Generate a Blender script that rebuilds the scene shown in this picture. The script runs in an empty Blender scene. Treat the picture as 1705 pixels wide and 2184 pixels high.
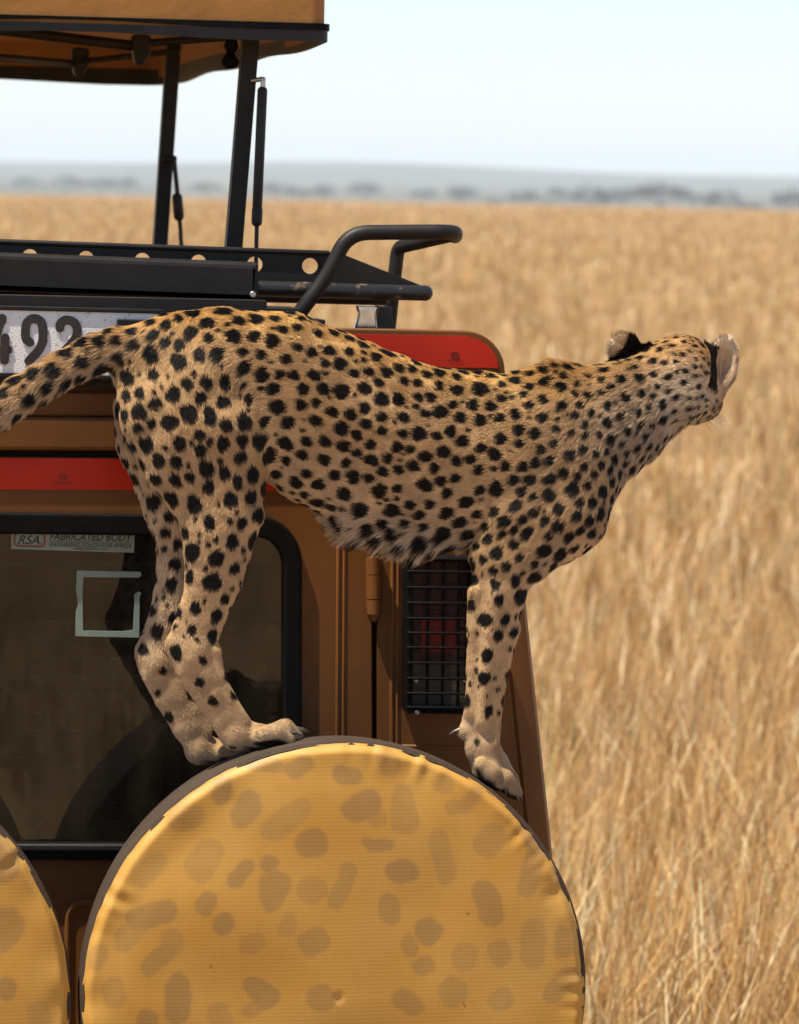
import bpy, bmesh, math, random
import numpy as np
from mathutils import Vector, Matrix

rng = np.random.default_rng(7)
random.seed(7)
sc = bpy.context.scene
COL = sc.collection
R = math.radians

# ------------------------------------------------------------------ camera
# Pixel units: the photograph at 1705 x 2184.  World: x right along the
# vehicle's rear, y forward through the vehicle, z up, metres.
IW, IH, FPX = 1705.0, 2184.0, 7900.0
YAW, PITCH, ROLL, DIST = R(10.5), math.atan((1092 - 402) / FPX), R(1.15), 6.2
_d0 = np.array([math.sin(YAW), math.cos(YAW), 0.0])
_dn = _d0 * math.cos(PITCH) + np.array([0, 0, -math.sin(PITCH)])
_r0 = np.array([math.cos(YAW), -math.sin(YAW), 0.0])
_u0 = np.cross(_r0, _dn)
_r = _r0 * math.cos(ROLL) + _u0 * math.sin(ROLL)
_u = -_r0 * math.sin(ROLL) + _u0 * math.cos(ROLL)
YF = -0.38                                   # plane of the spare wheel's face
WHEEL = np.array([0.445, YF, 1.10])          # centre of the right spare wheel


def ray(px, py):
    return _dn + _r * ((px - IW / 2) / FPX) - _u * ((py - IH / 2) / FPX)


CAM = WHEEL - ray(720, 2125) * DIST


def W(px, py, y=0.0):
    """the point of the vertical plane Y = y that a pixel looks at"""
    v = ray(px, py)
    t = (y - CAM[1]) / v[1]
    return CAM + v * t


def mm(px, y=-0.24):
    """pixels -> metres at the depth of plane y"""
    return px * (DIST + (y - YF)) / FPX


cam = bpy.data.cameras.new('camera')
cam.sensor_fit = 'HORIZONTAL'
cam.sensor_width = 24.0
cam.lens = 24.0 * FPX / IW
cam.clip_start, cam.clip_end = 0.1, 60000.0
cam.dof.use_dof = True
cam.dof.focus_distance = 6.22
cam.dof.aperture_fstop = cam.lens / 19.0
camo = bpy.data.objects.new('camera', cam)
COL.objects.link(camo)
camo.matrix_world = Matrix(((_r[0], _u[0], -_dn[0], CAM[0]), (_r[1], _u[1], -_dn[1], CAM[1]),
                            (_r[2], _u[2], -_dn[2], CAM[2]), (0, 0, 0, 1)))
sc.camera = camo

# ------------------------------------------------------------- sky and sun
SUN = np.array([-0.35, -0.125, 0.93]); SUN /= np.linalg.norm(SUN)
world = bpy.data.worlds.new('World'); sc.world = world; world.use_nodes = True
nt = world.node_tree; nt.nodes.clear()
sky = nt.nodes.new('ShaderNodeTexSky'); sky.sky_type = 'NISHITA'; sky.sun_disc = False
sky.sun_elevation = math.asin(SUN[2]); sky.sun_rotation = math.atan2(SUN[0], SUN[1])
sky.altitude = 1500.0; sky.air_density = 1.0; sky.dust_density = 1.5; sky.ozone_density = 1.2
bg = nt.nodes.new('ShaderNodeBackground'); bg.inputs['Strength'].default_value = 0.1
wo = nt.nodes.new('ShaderNodeOutputWorld')
nt.links.new(sky.outputs[0], bg.inputs[0]); nt.links.new(bg.outputs[0], wo.inputs[0])

sl = bpy.data.lights.new('sun', 'SUN'); sl.energy = 5.0; sl.angle = R(0.6); sl.color = (1.0, 0.915, 0.79)
so = bpy.data.objects.new('sun', sl); COL.objects.link(so)
so.rotation_euler = Vector(SUN).to_track_quat('Z', 'Y').to_euler()

sc.view_settings.view_transform = 'Standard'; sc.view_settings.look = 'None'
sc.view_settings.exposure = 0.85; sc.view_settings.gamma = 1.0
sc.render.engine = 'CYCLES'
sc.cycles.max_bounces = 8; sc.cycles.transparent_max_bounces = 12; sc.cycles.volume_bounces = 1
sc.cycles.use_denoising = True

# ---------------------------------------------------------------- materials


def mat(name, color, rough=0.6, metal=0.0, spec=0.5, var=0.0, vscale=8.0, bump=0.0, bscale=40.0,
        color2=None, coat=0.0):
    m = bpy.data.materials.new(name); m.use_nodes = True
    n = m.node_tree.nodes; l = m.node_tree.links
    b = n['Principled BSDF']
    b.inputs['Base Color'].default_value = (*color, 1)
    b.inputs['Roughness'].default_value = rough
    b.inputs['Metallic'].default_value = metal
    b.inputs['Specular IOR Level'].default_value = spec
    b.inputs['Coat Weight'].default_value = coat
    tc = n.new('ShaderNodeTexCoord')
    if var > 0 or color2:
        no = n.new('ShaderNodeTexNoise'); no.inputs['Scale'].default_value = vscale
        no.inputs['Detail'].default_value = 6
        l.new(tc.outputs['Object'], no.inputs['Vector'])
        rp = n.new('ShaderNodeValToRGB')
        c2 = color2 or tuple(c * (1 - var) for c in color)
        rp.color_ramp.elements[0].position = 0.35; rp.color_ramp.elements[1].position = 0.68
        rp.color_ramp.elements[0].color = (*c2, 1); rp.color_ramp.elements[1].color = (*color, 1)
        l.new(no.outputs[0], rp.inputs[0]); l.new(rp.outputs[0], b.inputs['Base Color'])
    if bump > 0:
        n2 = n.new('ShaderNodeTexNoise'); n2.inputs['Scale'].default_value = bscale
        n2.inputs['Detail'].default_value = 4
        l.new(tc.outputs['Object'], n2.inputs['Vector'])
        bp = n.new('ShaderNodeBump'); bp.inputs['Strength'].default_value = bump
        bp.inputs['Distance'].default_value = 0.01
        l.new(n2.outputs[0], bp.inputs['Height']); l.new(bp.outputs[0], b.inputs['Normal'])
    return m


M = {}
M['paint'] = mat('tan_paint', (0.160, 0.059, 0.0115), 0.5, spec=0.22, vscale=3.2, color2=(0.115, 0.044, 0.010), bump=0.07, bscale=260)
M['canopy'] = mat('canopy_vinyl', (0.35, 0.156, 0.037), 0.6, spec=0.25, var=0.12, vscale=9, bump=0.25, bscale=18)
M['black'] = mat('black_powder_coat', (0.012, 0.0095, 0.008), 0.5, spec=0.25, bump=0.08, bscale=600, var=0.3, vscale=30,
                 color2=(0.017, 0.015, 0.012))
M['worn'] = mat('worn_black_tube', (0.016, 0.015, 0.014), 0.38, bump=0.1, bscale=300, vscale=45,
                color2=(0.016, 0.015, 0.014))
_r2 = M['worn'].node_tree.nodes
for nd in _r2:
    if nd.type == 'VALTORGB':
        nd.color_ramp.elements[0].position = 0.60; nd.color_ramp.elements[1].position = 0.68
        nd.color_ramp.elements[1].color = (0.16, 0.10, 0.055, 1)
M['rubber'] = mat('black_rubber', (0.0055, 0.005, 0.0048), 0.6, spec=0.08, bump=0.1, bscale=150, var=0.3, vscale=25)
M['trim'] = mat('canopy_trim', (0.026, 0.023, 0.021), 0.55, spec=0.3, bump=0.2, bscale=60, var=0.4, vscale=14)
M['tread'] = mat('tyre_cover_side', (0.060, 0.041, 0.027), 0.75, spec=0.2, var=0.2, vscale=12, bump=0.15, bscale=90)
M['red'] = mat('red_reflector', (0.56, 0.026, 0.007), 0.4, spec=0.2, var=0.22, vscale=6, bump=0.08, bscale=500)
M['print'] = mat('dark_print', (0.10, 0.014, 0.008), 0.5)
M['plate'] = mat('number_plate_white', (0.80, 0.77, 0.72), 0.45, vscale=170, color2=(0.80, 0.77, 0.72), bump=0.2, bscale=350)
for nd in M['plate'].node_tree.nodes:
    if nd.type == 'VALTORGB':
        nd.color_ramp.elements[0].position = 0.30; nd.color_ramp.elements[1].position = 0.38
        nd.color_ramp.elements[0].color = (0.16, 0.12, 0.09, 1)
M['digit'] = mat('plate_digit_black', (0.02, 0.017, 0.014), 0.5, vscale=60, var=0.0, color2=(0.035, 0.024, 0.015))
M['sticker'] = mat('sticker_pale_green', (0.20, 0.25, 0.205), 0.4, var=0.12, vscale=30)
M['sticker_ink'] = mat('sticker_ink', (0.012, 0.012, 0.014), 0.5)
M['sticker_red'] = mat('sticker_red', (0.18, 0.025, 0.018), 0.5)
M['chrome'] = mat('bright_steel', (0.7, 0.69, 0.66), 0.18, metal=1.0, var=0.3, vscale=60)
M['steel'] = mat('dull_steel', (0.5, 0.47, 0.42), 0.38, metal=1.0)
M['redlens'] = mat('red_lens', (0.03, 0.001, 0.001), 0.2, spec=0.3, bump=0.25, bscale=260, coat=0.3)
M['redbright'] = mat('bright_red_lens', (0.17, 0.003, 0.002), 0.25, spec=0.3, bump=0.25, bscale=260, coat=0.3)
M['clearlens'] = mat('dusty_clear_lens', (0.055, 0.042, 0.028), 0.25, spec=0.3, bump=0.3, bscale=240, coat=0.3)
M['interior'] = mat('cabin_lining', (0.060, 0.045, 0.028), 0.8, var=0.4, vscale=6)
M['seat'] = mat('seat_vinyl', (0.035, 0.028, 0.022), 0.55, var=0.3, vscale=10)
M['mesh'] = mat('cabin_wire_grid', (0.03, 0.026, 0.02), 0.5)
M['gum'] = mat('tyre_rubber', (0.02, 0.019, 0.018), 0.8, var=0.4, vscale=14, color2=(0.06, 0.045, 0.03))
M['claw'] = mat('claw_horn', (0.085, 0.068, 0.055), 0.35, var=0.5, vscale=180)
M['whisker'] = mat('whisker_white', (0.75, 0.70, 0.62), 0.4)

# window glass: tinted, see-through, mirror-like at its Fresnel rate
g = bpy.data.materials.new('tinted_glass'); g.use_nodes = True
n = g.node_tree.nodes; l = g.node_tree.links; n.clear()
out = n.new('ShaderNodeOutputMaterial'); mix = n.new('ShaderNodeMixShader')
tr = n.new('ShaderNodeBsdfTransparent'); tr.inputs[0].default_value = (0.42, 0.40, 0.34, 1)
gl = n.new('ShaderNodeBsdfGlossy'); gl.inputs['Roughness'].default_value = 0.015
gl.inputs['Color'].default_value = (1, 1, 1, 1)
fr = n.new('ShaderNodeFresnel'); fr.inputs['IOR'].default_value = 1.52
l.new(fr.outputs[0], mix.inputs[0]); l.new(tr.outputs[0], mix.inputs[1]); l.new(gl.outputs[0], mix.inputs[2])
# dust film on the pane
tcg = n.new('ShaderNodeTexCoord'); mpg = n.new('ShaderNodeMapping'); mpg.inputs['Scale'].default_value = (1, 1, .35)
ng = n.new('ShaderNodeTexNoise'); ng.inputs['Scale'].default_value = 7; ng.inputs['Detail'].default_value = 9; ng.inputs['Roughness'].default_value = .7
l.new(tcg.outputs['Object'], mpg.inputs['Vector']); l.new(mpg.outputs[0], ng.inputs['Vector'])
rg = n.new('ShaderNodeMapRange'); rg.inputs['From Min'].default_value = .42; rg.inputs['From Max'].default_value = .78
rg.inputs['To Min'].default_value = .012; rg.inputs['To Max'].default_value = .10
l.new(ng.outputs[0], rg.inputs['Value'])
df = n.new('ShaderNodeBsdfDiffuse'); df.inputs['Color'].default_value = (.34, .25, .15, 1)
mg = n.new('ShaderNodeMixShader'); l.new(rg.outputs[0], mg.inputs[0]); l.new(mix.outputs[0], mg.inputs[1]); l.new(df.outputs[0], mg.inputs[2])
l.new(mg.outputs[0], out.inputs[0])
M['glass'] = g

# spare wheel cover cloth: golden weave with the printed blobs from a mask
c = bpy.data.materials.new('wheel_cover_cloth'); c.use_nodes = True
n = c.node_tree.nodes; l = c.node_tree.links; b = n['Principled BSDF']
b.inputs['Roughness'].default_value = 0.55; b.inputs['Specular IOR Level'].default_value = 0.35
at = n.new('ShaderNodeAttribute'); at.attribute_name = 'print_mask'
tc = n.new('ShaderNodeTexCoord')
no = n.new('ShaderNodeTexNoise'); no.inputs['Scale'].default_value = 5.0; no.inputs['Detail'].default_value = 7
l.new(tc.outputs['Object'], no.inputs['Vector'])
g1 = n.new('ShaderNodeValToRGB')
g1.color_ramp.elements[0].position = 0.35; g1.color_ramp.elements[0].color = (0.435, 0.215, 0.032, 1)
g1.color_ramp.elements[1].position = 0.68; g1.color_ramp.elements[1].color = (0.515, 0.29, 0.064, 1)
l.new(no.outputs[0], g1.inputs[0])
g2 = n.new('ShaderNodeValToRGB')
g2.color_ramp.elements[0].position = 0.35; g2.color_ramp.elements[0].color = (0.285, 0.155, 0.042, 1)
g2.color_ramp.elements[1].position = 0.68; g2.color_ramp.elements[1].color = (0.345, 0.20, 0.064, 1)
l.new(no.outputs[0], g2.inputs[0])
mx = n.new('ShaderNodeMix'); mx.data_type = 'RGBA'
l.new(at.outputs['Fac'], mx.inputs['Factor']); l.new(g1.outputs[0], mx.inputs[6]); l.new(g2.outputs[0], mx.inputs[7])
# dirt flecks
nf = n.new('ShaderNodeTexNoise'); nf.inputs['Scale'].default_value = 26; nf.inputs['Detail'].default_value = 3
l.new(tc.outputs['Object'], nf.inputs['Vector'])
fr2 = n.new('ShaderNodeValToRGB'); fr2.color_ramp.elements[0].position = 0.755; fr2.color_ramp.elements[1].position = 0.79
l.new(nf.outputs[0], fr2.inputs[0])
mx2 = n.new('ShaderNodeMix'); mx2.data_type = 'RGBA'; mx2.inputs[7].default_value = (0.12, 0.055, 0.02, 1)
l.new(fr2.outputs[0], mx2.inputs['Factor']); l.new(mx.outputs[2], mx2.inputs[6]); l.new(mx2.outputs[2], b.inputs['Base Color'])
wv = n.new('ShaderNodeTexWave'); wv.wave_type = 'BANDS'; wv.bands_direction = 'Z'; wv.inputs['Scale'].default_value = 48
wv.inputs['Distortion'].default_value = 1.2; wv.inputs['Detail'].default_value = 2
wx = n.new('ShaderNodeTexWave'); wx.wave_type = 'BANDS'; wx.bands_direction = 'X'; wx.inputs['Scale'].default_value = 75
wx.inputs['Distortion'].default_value = 0.6
l.new(tc.outputs['Object'], wv.inputs['Vector']); l.new(tc.outputs['Object'], wx.inputs['Vector'])
ad = n.new('ShaderNodeMath'); ad.operation = 'ADD'
l.new(wv.outputs[1], ad.inputs[0]); l.new(wx.outputs[1], ad.inputs[1])
bp = n.new('ShaderNodeBump'); bp.inputs['Strength'].default_value = 0.05; bp.inputs['Distance'].default_value = 0.002
l.new(ad.outputs[0], bp.inputs['Height']); l.new(bp.outputs[0], b.inputs['Normal'])
M['cloth'] = c


def attr_mat(name, attr, rough=0.6, spec=0.3, trans=0.0, sheen=0.0):
    m = bpy.data.materials.new(name); m.use_nodes = True
    n = m.node_tree.nodes; l = m.node_tree.links; b = n['Principled BSDF']
    a = n.new('ShaderNodeAttribute'); a.attribute_name = attr
    l.new(a.outputs['Color'], b.inputs['Base Color'])
    b.inputs['Roughness'].default_value = rough; b.inputs['Specular IOR Level'].default_value = spec
    b.inputs['Sheen Weight'].default_value = sheen
    if trans > 0:
        t = n.new('ShaderNodeBsdfTranslucent'); l.new(a.outputs['Color'], t.inputs['Color'])
        mi = n.new('ShaderNodeMixShader'); mi.inputs[0].default_value = trans
        o = n['Material Output']
        l.new(b.outputs[0], mi.inputs[1]); l.new(t.outputs[0], mi.inputs[2]); l.new(mi.outputs[0], o.inputs[0])
    return m


M['skin'] = attr_mat('cheetah_coat', 'coat', 0.8, 0.1)
M['fur'] = attr_mat('cheetah_fur', 'coat', 0.42, 0.14)
_n = M['fur'].node_tree.nodes; _l = M['fur'].node_tree.links
_h = _n.new('ShaderNodeBsdfHair'); _h.component = 'Reflection'; _h.inputs['Color'].default_value = (1.0, 0.9, 0.74, 1)
_h.inputs['RoughnessU'].default_value = 0.14; _h.inputs['RoughnessV'].default_value = 0.6
_x = _n.new('ShaderNodeMixShader'); _x.inputs[0].default_value = 0.008
_l.new(_n['Principled BSDF'].outputs[0], _x.inputs[1]); _l.new(_h.outputs[0], _x.inputs[2])
_l.new(_x.outputs[0], _n['Material Output'].inputs[0])
M['blade'] = attr_mat('dry_grass_blade', 'tint', 0.6, 0.3, trans=0.25)

# ------------------------------------------------------------------ helpers


def tag(o, label=None, cat=None, group=None, kind=None):
    for k, v in (('label', label), ('category', cat), ('group', group), ('kind', kind)):
        if v: o[k] = v
    return o


def link(name, me, material=None, parent=None):
    o = bpy.data.objects.new(name, me); COL.objects.link(o)
    if material is not None:
        me.materials.clear(); me.materials.append(material)
    if parent is not None:
        o.parent = parent
    return o


def empty(name, loc=(0, 0, 0), parent=None):
    o = bpy.data.objects.new(name, None); COL.objects.link(o); o.location = loc
    o.empty_display_size = 0.1
    if parent: o.parent = parent
    return o


def mesh_np(name, V, F, smooth=False):
    me = bpy.data.meshes.new(name)
    V = np.asarray(V, np.float32)
    if isinstance(F, np.ndarray) and F.ndim == 2:
        k = F.shape[1]
        me.vertices.add(len(V)); me.vertices.foreach_set('co', V.ravel())
        me.loops.add(F.size); me.loops.foreach_set('vertex_index', F.astype(np.int32).ravel())
        me.polygons.add(len(F))
        me.polygons.foreach_set('loop_start', np.arange(0, F.size, k, dtype=np.int32))
        me.update(calc_edges=True); me.validate()
    else:
        me.from_pydata([tuple(v) for v in V], [], F); me.update()
    if smooth:
        me.polygons.foreach_set('use_smooth', np.ones(len(me.polygons), bool))
    return me


def auto_smooth(me, ang=35):
    me.polygons.foreach_set('use_smooth', np.ones(len(me.polygons), bool))
    me.set_sharp_from_angle(angle=R(ang))
    return me


def rounded(pts, rad, seg=7):
    """px polygon with filleted corners; rad a number or one per corner"""
    pts = [np.array(p, float) for p in pts]; N = len(pts); out = []
    rr = rad if hasattr(rad, '__len__') else [rad] * N
    for i in range(N):
        p, a, b_, r = pts[i], pts[i - 1], pts[(i + 1) % N], rr[i]
        if r <= 0: out.append(p); continue
        u = a - p; v = b_ - p; lu, lv = np.linalg.norm(u), np.linalg.norm(v)
        u /= lu; v /= lv
        th = math.acos(np.clip(u @ v, -1, 1)); t = min(r / math.tan(th / 2), lu * .49, lv * .49)
        r = t * math.tan(th / 2)
        c = p + (u + v) / np.linalg.norm(u + v) * r / math.sin(th / 2)
        a0 = p + u * t - c; a1 = p + v * t - c
        t0 = math.atan2(a0[1], a0[0]); t1 = math.atan2(a1[1], a1[0])
        d = (t1 - t0 + math.pi) % (2 * math.pi) - math.pi
        for k in range(seg + 1):
            an = t0 + d * k / seg; out.append(c + r * np.array([math.cos(an), math.sin(an)]))
    return [tuple(p) for p in out]


def circle(cx, cy, r, n=24):
    return [(cx + r * math.cos(2 * math.pi * k / n), cy + r * math.sin(2 * math.pi * k / n)) for k in range(n)]


def curve_mesh(loops, ext, bevel=0.0):
    cu = bpy.data.curves.new('tmp', 'CURVE'); cu.dimensions = '2D'; cu.fill_mode = 'BOTH'
    cu.extrude = max(ext - bevel, 0.0001); cu.bevel_depth = bevel; cu.bevel_resolution = 2
    cu.offset = -bevel
    for lp in loops:
        s = cu.splines.new('POLY'); s.points.add(len(lp) - 1)
        for i, (x, z) in enumerate(lp): s.points[i].co = (x, z, 0, 1)
        s.use_cyclic_u = True
    ob = bpy.data.objects.new('tmp', cu)
    me = bpy.data.meshes.new_from_object(ob)
    bpy.data.objects.remove(ob); bpy.data.curves.remove(cu)
    return me


def plate(name, loops, y0, y1, material, parent, bevel=0.0, world_xy=False):
    """sheet or slab parallel to the rear face, outline in pixels, from y0 (near) to y1"""
    if not isinstance(loops[0], list): loops = [loops]
    wl = []
    for lp in loops:
        q = lp if world_xy else [(lambda p: (p[0], p[2]))(W(px, py, y0)) for px, py in lp]
        wl.append(q)
    me = curve_mesh(wl, (y1 - y0) / 2, bevel)
    co = np.empty(len(me.vertices) * 3, np.float32); me.vertices.foreach_get('co', co); co = co.reshape(-1, 3)
    new = np.stack([co[:, 0], (y0 + y1) / 2 - co[:, 2], co[:, 1]], 1)
    me.vertices.foreach_set('co', new.astype(np.float32).ravel()); me.name = name
    auto_smooth(me, 30)
    return link(name, me, material, parent)


def tube_mesh(pts, rad, seg=14, fillet=0.0, cap=True, square=False):
    pts = [np.array(p, float) for p in pts]
    if fillet > 0 and len(pts) > 2:
        o = [pts[0]]
        for i in range(1, len(pts) - 1):
            p = pts[i]; u = pts[i - 1] - p; v = pts[i + 1] - p
            lu, lv = np.linalg.norm(u), np.linalg.norm(v); t = min(fillet, lu * .48, lv * .48)
            A = p + u / lu * t; B = p + v / lv * t
            for k in range(9):
                s = k / 8; o.append((1 - s) ** 2 * A + 2 * s * (1 - s) * p + s * s * B)
        o.append(pts[-1]); pts = o
    P = np.array(pts); N = len(P)
    rads = np.full(N, rad, float) if np.isscalar(rad) else np.array(rad, float)
    T = np.gradient(P, axis=0); T /= np.linalg.norm(T, axis=1)[:, None] + 1e-12
    up = np.array([0, 1.0, 0]) if abs(T[0][1]) < .9 else np.array([1.0, 0, 0])
    rings = []
    A = np.cross(T[0], up); A /= np.linalg.norm(A)
    if cap:
        P = np.vstack([P[0] - T[0] * rads[0] * .75, P[0] - T[0] * rads[0] * .45, P, P[-1] + T[-1] * rads[-1] * .45,
                       P[-1] + T[-1] * rads[-1] * .75])
        T = np.vstack([T[0], T[0], T, T[-1], T[-1]])
        rads = np.concatenate([[rads[0] * .4, rads[0] * .82], rads, [rads[-1] * .82, rads[-1] * .4]])
    for p, t, r_ in zip(P, T, rads):
        A = A - t * (A @ t); A /= np.linalg.norm(A); B = np.cross(t, A)
        if square:
            ring = [p + r_ * (sx * A + sy * B) for sx, sy in ((1, 1), (-1, 1), (-1, -1), (1, -1))]
        else:
            ring = [p + r_ * (math.cos(a) * A + math.sin(a) * B) for a in np.linspace(0, 2 * math.pi, seg, endpoint=False)]
        rings.append(ring)
    s = len(rings[0]); V = np.array(rings).reshape(-1, 3); F = []
    for i in range(len(rings) - 1):
        for j in range(s):
            F.append((i * s + j, (i + 1) * s + j, (i + 1) * s + (j + 1) % s, i * s + (j + 1) % s))
    F.append(tuple(range(s))[::1]); F.append(tuple((len(rings) - 1) * s + j for j in range(s))[::-1])
    return V, F


def tube(name, pts, rad, material, parent, **k):
    V, F = tube_mesh(pts, rad, **k)
    me = mesh_np(name, V, F)
    bm = bmesh.new(); bm.from_mesh(me); bmesh.ops.recalc_face_normals(bm, faces=bm.faces); bm.to_mesh(me); bm.free()
    if k.get('square'): pass
    else: auto_smooth(me, 50)
    return link(name, me, material, parent)


def box(name, lo, hi, material, parent, bev=0.0):
    bm = bmesh.new(); bmesh.ops.create_cube(bm, size=1)
    lo, hi = np.array(lo, float), np.array(hi, float)
    for v in bm.verts:
        v.co = Vector((lo + hi) / 2) + Vector((v.co[i] * (hi - lo)[i] for i in range(3)))
    if bev > 0:
        bmesh.ops.bevel(bm, geom=list(bm.edges), offset=bev, segments=2, affect='EDGES')
    me = bpy.data.meshes.new(name); bm.to_mesh(me); bm.free()
    if bev > 0: auto_smooth(me, 40)
    return link(name, me, material, parent)


def lathe(name, prof, material, parent, seg=96, axis='y', center=(0, 0, 0)):
    """prof: list of (radius, along axis)"""
    V = []; F = []
    for k in range(seg):
        a = 2 * math.pi * k / seg
        for r_, h in prof:
            if axis == 'y': V.append((center[0] + r_ * math.cos(a), center[1] + h, center[2] + r_ * math.sin(a)))
            elif axis == 'x': V.append((center[0] + h, center[1] + r_ * math.cos(a), center[2] + r_ * math.sin(a)))
            else: V.append((center[0] + r_ * math.cos(a), center[1] + r_ * math.sin(a), center[2] + h))
    m_ = len(prof)
    for k in range(seg):
        k2 = (k + 1) % seg
        for i in range(m_ - 1):
            F.append((k * m_ + i, k2 * m_ + i, k2 * m_ + i + 1, k * m_ + i + 1))
    me = mesh_np(name, np.array(V), F)
    bm = bmesh.new(); bm.from_mesh(me); bmesh.ops.remove_doubles(bm, verts=bm.verts, dist=1e-5)
    bmesh.ops.recalc_face_normals(bm, faces=bm.faces); bm.to_mesh(me); bm.free()
    auto_smooth(me, 35)
    return link(name, me, material, parent)


def text_mesh(name, body, x0, y0, x1, y1, yp, material, parent, shear=0.0, bold=0.0, depth=0.0005):
    """lettering stretched into the pixel box whose baseline runs x0,y1 -> x1"""
    cu = bpy.data.curves.new('tmp', 'FONT'); cu.body = body; cu.size = 1.0; cu.shear = shear; cu.offset = bold
    cu.extrude = 0.0
    ob = bpy.data.objects.new('tmp', cu); me = bpy.data.meshes.new_from_object(ob)
    bpy.data.objects.remove(ob); bpy.data.curves.remove(cu)
    co = np.empty(len(me.vertices) * 3, np.float32); me.vertices.foreach_get('co', co); co = co.reshape(-1, 3)
    mn, mx_ = co.min(0), co.max(0)
    u = (co[:, 0] - mn[0]) / (mx_[0] - mn[0]); v = (co[:, 1] - mn[1]) / max(mx_[1] - mn[1], 1e-6)
    sl_ = 0.018
    px = x0 + u * (x1 - x0); py = y1 + (y0 - y1) * v + u * (x1 - x0) * sl_
    new = np.array([W(a, b_, yp) for a, b_ in zip(px, py)], np.float32)
    me.vertices.foreach_set('co', new.ravel()); me.update(); me.name = name
    return link(name, me, material, parent)


def vnoise(p, seed=0):
    """value noise, p (N,2|3) -> 0..1"""
    p = np.asarray(p, float); d = p.shape[1]
    i = np.floor(p).astype(np.int64); f = p - i; f = f * f * (3 - 2 * f)
    tot = np.zeros(len(p))
    for c_ in range(2 ** d):
        w = np.ones(len(p)); h = np.full(len(p), seed * 7919 + 13, np.int64)
        for k in range(d):
            bit = (c_ >> k) & 1
            w *= f[:, k] if bit else 1 - f[:, k]
            h = (h * 73856093) ^ ((i[:, k] + bit) * (19349663 + k * 83492791))
            h &= 0x7fffffff
        h = (h ^ (h >> 13)) * 1274126177 & 0x7fffffff
        h = h ^ (h >> 16)
        tot += w * ((h % 10007) / 10006.0)
    return tot


def sstep(a, b_, x):
    t = np.clip((x - a) / (b_ - a), 0, 1); return t * t * (3 - 2 * t)


# ------------------------------------------------------ ground, hills, haze
HOR = math.atan2(_d0[1], _d0[0])             # azimuth of the view


def terrain_z(x, y):
    r_ = np.hypot(x, y); a = np.arctan2(y, x)
    z = np.zeros_like(r_)
    z -= 24.0 * sstep(640, 2100, r_)
    z += 26.0 * sstep(2100, 7800, r_)
    q = np.stack([np.cos(a) * 9 + 20, np.sin(a) * 9 + 20], 1)
    h = 0.45 + 0.55 * vnoise(q, 3) + 0.35 * (vnoise(q * 2.3, 5) - .5)
    ridge = np.exp(-((a - (HOR + 0.004)) / 0.05) ** 2) * .35
    z += (h + ridge) * 62.0 * sstep(7800, 11500, r_)
    z += 40 * (vnoise(q * 1.4, 9)) * sstep(12500, 17000, r_)
    return z


ang = np.concatenate([np.linspace(HOR - math.pi, HOR - .35, 40, endpoint=False),
                      np.linspace(HOR - .35, HOR + .35, 121, endpoint=False),
                      np.linspace(HOR + .35, HOR + math.pi, 40, endpoint=False)])
rad = np.concatenate([[0.0], np.geomspace(1.5, 600, 46), np.geomspace(650, 20000, 50)])
AA, RR = np.meshgrid(ang, rad)
gx, gy = (RR * np.cos(AA)).ravel(), (RR * np.sin(AA)).ravel()
gz = terrain_z(gx, gy)
na, nr = len(ang), len(rad)
ii, jj = np.meshgrid(np.arange(nr - 1), np.arange(na), indexing='ij')
j2 = (jj + 1) % na
F = np.stack([ii * na + jj, (ii + 1) * na + jj, (ii + 1) * na + j2, ii * na + j2], -1).reshape(-1, 4)
split = 64
Fn = F[(ii.ravel() < split)]; Ff = F[(ii.ravel() >= split)]

gm = bpy.data.materials.new('dry_plain'); gm.use_nodes = True
n = gm.node_tree.nodes; l = gm.node_tree.links; b = n['Principled BSDF']
b.inputs['Roughness'].default_value = 0.9; b.inputs['Specular IOR Level'].default_value = 0.1
tc = n.new('ShaderNodeTexCoord')
n1 = n.new('ShaderNodeTexNoise'); n1.inputs['Scale'].default_value = 0.09; n1.inputs['Detail'].default_value = 12
n1.inputs['Roughness'].default_value = 0.72
l.new(tc.outputs['Object'], n1.inputs['Vector'])
rp = n.new('ShaderNodeValToRGB')
rp.color_ramp.elements[0].position = 0.3; rp.color_ramp.elements[0].color = (0.20, 0.122, 0.055, 1)
rp.color_ramp.elements[1].position = 0.72; rp.color_ramp.elements[1].color = (0.38, 0.25, 0.125, 1)
e = rp.color_ramp.elements.new(0.5); e.color = (0.29, 0.182, 0.085, 1)  # plain tones darkened to include the self-shading of the grass
l.new(n1.outputs[0], rp.inputs[0]); l.new(rp.outputs[0], b.inputs['Base Color'])
n2 = n.new('ShaderNodeTexNoise'); n2.inputs['Scale'].default_value = 14; n2.inputs['Detail'].default_value = 5
l.new(tc.outputs['Object'], n2.inputs['Vector'])
bp = n.new('ShaderNodeBump'); bp.inputs['Strength'].default_value = 0.6; bp.inputs['Distance'].default_value = 0.1
l.new(n2.outputs[0], bp.inputs['Height']); l.new(bp.outputs[0], b.inputs['Normal'])
M['plain'] = gm
M['hill'] = mat('far_bush_land', (0.13, 0.12, 0.075), 0.95, spec=0.0, vscale=0.004, color2=(0.05, 0.062, 0.04))

VV = np.stack([gx, gy, gz], 1)


def submesh(name, F_):
    u, inv = np.unique(F_.ravel(), return_inverse=True)
    return mesh_np(name, VV[u], inv.reshape(F_.shape), True)


tag(link('ground', submesh('ground', Fn), M['plain']), kind='structure')
tag(link('hills', submesh('hills', Ff), M['hill']), kind='structure')

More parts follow.
